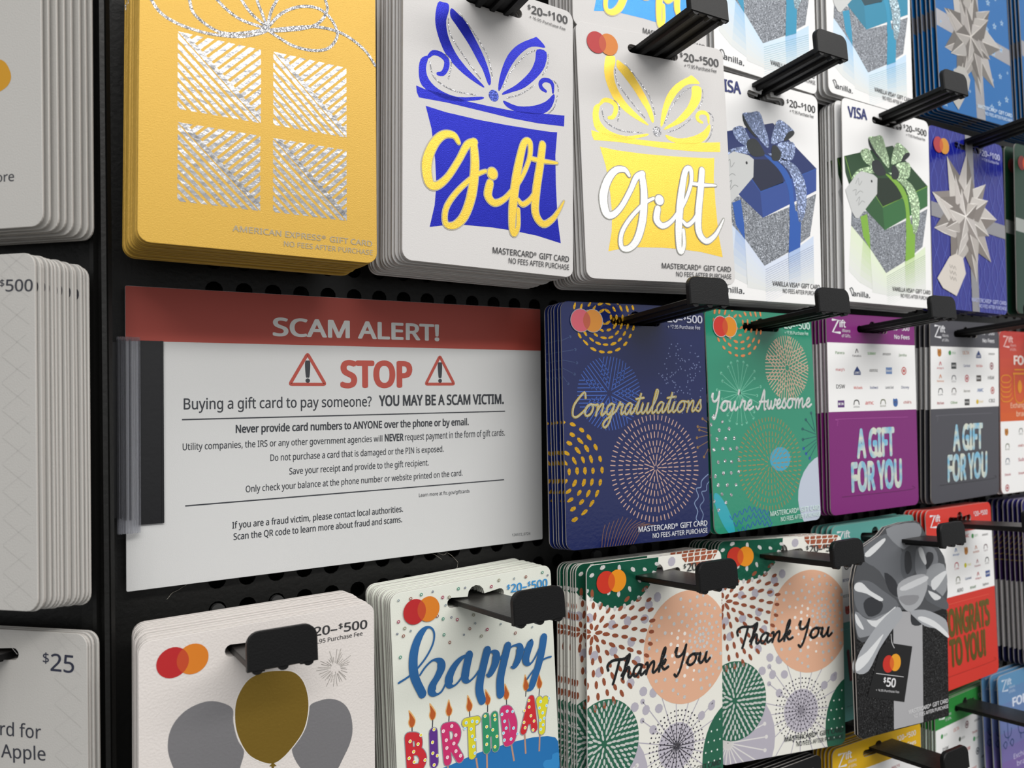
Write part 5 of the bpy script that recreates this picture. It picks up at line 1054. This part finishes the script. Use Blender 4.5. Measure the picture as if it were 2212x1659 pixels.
for k in range(5): A.stroke([(0, 30 + k * 4), (8, 27 + k * 5), (16, 33 + k * 4), (26, 28 + k * 4)], .7, '#a88a3a', 4)
A.part('price_text').line('^$20–^$500', 4, 30, 9, 4, '#b8b8c8', .02); A.part('lettering').line('GIFT CARD', 5, 40, 84, 3, '#5a5a60')
pile('navy', 'indigo and white gift card with gold swirl', 'at right edge', A, body_mesh(90, 125, 'paper_indigo'), n=8, T=25, dx=-1, gaps=[0, .12, .26, .4, .54, .7, .85, 1], jit=.3)
A = Art(90, 125); price(A, col='#d4d4d6', u0=50, u1=84, v=12, h=5.2); mclogo(A, 15, 10)
pile('black', 'black gift card with white price', 'peeking below the right thank you pile', A, body_mesh(90, 125, 'paper_black'), n=5, T=13, dx=-1)

# ---- the die-cut card with the satin bow
def art_bow50():
    W, H = FW['bow50']; out = Q("4.4,124.0 0.4,121.0 0.2,83.8 -0.2,34.5 2.4,26.3 7.0,17.3 10.1,13.7 24.9,8.0 31.1,3.5 46.3,1.5 60.4,1.3 65.7,5.1 69.3,10.4 77.1,15.5 84.8,23.2 88.0,30.6 86.9,61.0 85.0,123.9 84.3,124.6")
    A = Art(W, H); A.cl = rounded(W + 14, H + 14); A.cl = [(x - 7, y - 7) for x, y in A.cl]
    A.part('artwork')
    def sh(P, c): A.smooth(Q(P), c, 3)
    A.part('glitter').poly(Q("1.4,67.3 7.4,66.2 87.3,61.0 84.7,123.5 63.8,124.2 4.4,123.6 0.7,120.6"), 'black_glitter').up()
    A.part('artwork')
    A.poly(Q("35.0,54.3 62.4,57.3 59.4,124.0 31.8,123.4"), '#a5a5a8').up(.01)
    for k in range(24): y = 90 + k * 20
    sh("10.1,13.9 24.9,8.2 31.1,3.7 46.3,1.7 60.0,1.5 65.2,5.4 69.0,10.5 76.8,15.7 84.5,23.1 87.3,30.5 86.8,54.9 67.9,58.9 58.5,56.8 37.2,54.5 18.8,66.7 2.0,66.3 0.5,35.5 3.2,26.4 7.3,17.3", '#484a4e'); A.up(.01)
    pal = ['#62656a', '#85888d', '#54575c', '#74777c', '#8d9094']
    FO = ["10.0,14.6 30.8,7.4 43.9,16.1 47.4,35.1 40.6,48.1 23.7,29.1 11.1,22.3", "31.0,4.5 58.7,2.2 64.7,8.6 54.6,17.9 42.4,16.0", "48.5,17.4 57.9,16.1 60.4,26.3 53.6,34.6 45.1,34.9 43.5,23.0", "61.0,17.4 76.8,19.5 79.4,29.9 66.2,35.8 58.4,34.1 57.3,26.0",
          "69.7,31.1 86.0,30.4 87.2,46.8 71.5,53.3 67.2,44.8", "1.2,34.7 13.3,33.9 26.0,40.8 40.4,51.0 22.2,57.6 8.0,54.1 1.3,46.8", "1.1,50.5 12.2,56.5 28.2,54.5 37.2,54.5 24.8,63.6 7.4,66.2 2.2,63.7", "67.4,40.9 86.8,52.9 86.7,58.9 71.5,53.3 65.4,48.6"]
    for i, P in enumerate(FO): sh(P, pal[i % 5]); A.up(.006)
    DK = ["8.4,46.6 15.7,43.6 25.6,48.4 22.4,53.8 12.2,54.6", "48.4,19.4 52.9,20.7 53.9,29.7 49.1,33.3 47.1,27.2", "68.6,21.9 75.0,22.4 74.7,27.4 68.0,31.9", "52.3,56.2 61.6,58.2 61.2,65.0 51.9,63.9", "28.1,30.4 38.2,36.2 40.7,46.1 31.9,41.4"]
    for P in DK: sh(P, '#292b30'); A.up(.004)
    HI = ["1.9,34.7 7.6,34.5 14.5,39.7 25.8,45.6 22.8,46.7 11.5,41.3 1.7,38.5", "10.7,56.3 19.3,57.8 31.2,53.8 37.4,51.6 32.5,57.8 19.1,62.0", "60.9,18.4 64.8,18.6 68.3,26.9 66.6,28.8 62.2,23.4", "72.3,39.3 85.7,34.4 87.6,36.6 75.2,45.6", "11.3,17.6 27.7,10.1 29.1,12.2 15.5,19.8", "1.1,51.5 7.7,60.6 6.2,61.4 1.5,57.1", "68.8,45.0 81.4,50.3 74.8,51.6"]
    for P in HI: sh(P, '#d2d4d6'); A.up(.004)
    sh("38.8,51.8 22.1,59.5 7.1,70.8 0.9,78.4 0.2,85.7 10.6,86.2 21.3,74.6 33.6,64.7 43.0,58.1", '#a0a3a8'); A.up(.006); sh("0.9,78.4 9.8,74.9 24.6,66.5 21.5,70.8 10.9,80.7 0.5,84.8", '#d6d8da'); A.up(.004)
    sh("50.8,56.0 64.9,56.5 80.6,62.3 86.5,67.0 86.6,76.1 76.9,69.9 64.3,66.4 55.2,60.4", '#9ea1a6'); A.up(.004); sh("58.2,61.7 73.7,68.5 86.6,76.3 86.1,73.0 74.0,64.5 61.5,60.1", '#d6d8da'); A.up(.004)
    sh("40.4,38.3 53.6,34.6 66.2,34.8 68.4,39.0 67.2,44.8 60.3,53.1 50.8,56.0 44.8,53.4 39.9,47.0", '#a4a6aa'); A.up(.004); sh("42.5,40.5 66.2,35.8 67.6,38.9 47.0,42.9", '#c9cbce'); sh("40.7,46.1 59.1,47.0 55.7,51.6 46.5,51.6", '#88898d'); A.up(.01)
    A.part('gift_tag'); A.poly(Q("27.3,71.6 51.4,77.1 42.0,109.0 9.1,100.7 21.3,75.0"), '#0e0e10').up(.02)
    A.stroke(Q("32.0,67.4 32.4,72.2 34.5,75.8"), .5, '#c8c8ca'); A.stroke(Q("17.4,88.4 42.1,94.1"), .35, '#c8c8ca')
    A.text('^$50', Q("23.0,96.5 34.2,99.0 24.4,91.8"), '#dcdcde', .03); A.text('+ ^$4.95 Purchase Fee', Q("16.4,98.5 37.4,103.0 16.4,97.2"), '#c8c8ca', .01)
    c, r = CR("31.8,84.5 32.0,79.4"); mclogo(A, c[0], c[1], r, '#c0281c', '#e09a20', '#d0601a')
    A.part('lettering').text('MASTERCARD^® GIFT CARD', Q("45.7,116.8 84.3,116.0 45.8,114.4"), '#dcdcde', .012); A.text('NO FEES AFTER PURCHASE', Q("50.4,120.0 84.2,119.3 50.5,117.9"), '#dcdcde', .01)
    return A, out
A, out = art_bow50()
ar = sum(out[i - 1][0] * out[i][1] - out[i][0] * out[i - 1][1] for i in range(len(out)))
if ar < 0: out = out[::-1]
BB = body_mesh(*FW['bow50'], 'paper_black', out=out, slot=True, sv=9.5, bump=3.2)
pile('bow50', 'black gift card with big grey satin bow', 'hanging before the teal and red piles', A, BB, n=2, T=1.6, dx=-.4)

# ------------------------------------------------------------------ the cards on the left panel
wl = (-NL.x, -NL.y, 0)
A = Art(90, 125); A.part('artwork'); A.smooth(Q("61.1,60.4 69.0,63.7 74.8,65.7 77.5,71.2 75.1,75.1 68.8,77.0 61.0,77.1"), '#c8900c'); A.part('lettering').text('& more', Q("61.1,108.2 78.4,108.4 61.1,104.9"), '#3c3d42', .01)
pile('ltop', 'white gift card with yellow shape', 'cut by upper left corner', A, body_mesh(90, 125, 'paper_grey_white'), n=8, T=19, dx=4.5, wall=wl, jit=.6, yaw=.001)
def dia(A, lo, hi):
    A.part('embossing')
    for k in range(17):
        v = 6 + k * 9.5
        A.stroke([(90 - 14, v - 8), (90 - 2.5, v)], .22, '#b4b2ae', cap=False); A.stroke([(90 - 14, v + 1), (90 - 4, v - 6)], .18, '#bdbbb8', cap=False)
    for k in range(7): A.stroke([(4 + k * 12, 1), (12 + k * 12, 9)], .2, '#b9b7b4', cap=False)
    A.part('artwork'); return A
A = dia(Art(90, 125), 0, 0); A.part('price_text').text('^$20–^$500', Q("61.5,12.5 89.1,13.5 61.6,8.4"), '#33343c', .015)
pile('lmid', 'white diamond embossed gift card', 'at left edge, middle pile', A, body_mesh(90, 125, 'paper_grey_white'), n=14, T=17.5, dx=6.5, dz=-.5, wall=wl, jit=.5, yaw=.001, roll=.004)
A = dia(Art(90, 125), 0, 0); A.part('price_text').text('^$25', Q("71.0,14.1 84.5,14.5 71.0,7.8"), '#20243a', .012)
A.part('lettering').text('card for', Q("44.6,39.6 70.1,39.7 44.6,34.7"), '#2b2d38', .008); A.text('using Apple', Q("32.1,48.2 72.0,47.6 32.1,43.3"), '#2b2d38', .008)
pile('lbot', 'white gift card with twenty five dollar price', 'lower left corner', A, body_mesh(90, 125, 'paper_grey_white', bump=0), n=4, T=4, dx=.8, wall=wl, jit=.3)
ang = -math.radians(42)
for key, lab in (('ltop', 'black hook on the left panel, above the frame'), ('lmid', 'black hook on the left panel holding embossed cards'), ('lbot', 'black hook at lower left holding the twenty five dollar cards')):
    M = fmat(key); p = M @ (Vector((45, 0, -8.2)) * S); nn = (Vector((p.x, p.y, 0)) - P0 * S).dot(NL); b = Vector((p.x, p.y, p.z)) - NL * (nn - .0005); b.z -= nn * .087
    hook(0, 0, lab, M=Matrix.Translation(b) @ Matrix.Rotation(ang, 4, 'Z'), pegs=False, group='hooks on the left panel')

# ------------------------------------------------------------------ a stray fibre or two on the panel
def fibre(P, lab):
    P = spline(P, 5); m = MB().tube([(x, -1.0 - .4 * math.sin(i), z) for i, (x, z) in enumerate(P)], .09, n=4)
    o = meshob('fibre', m.mesh('fibre', ['dust_fibre'])); o['label'] = lab; o['category'] = 'fibre'
fibre(FB1, 'short pale fibre on black panel under sign corner')
fibre(FB2, 'curly pale fibre on black panel above birthday cards')
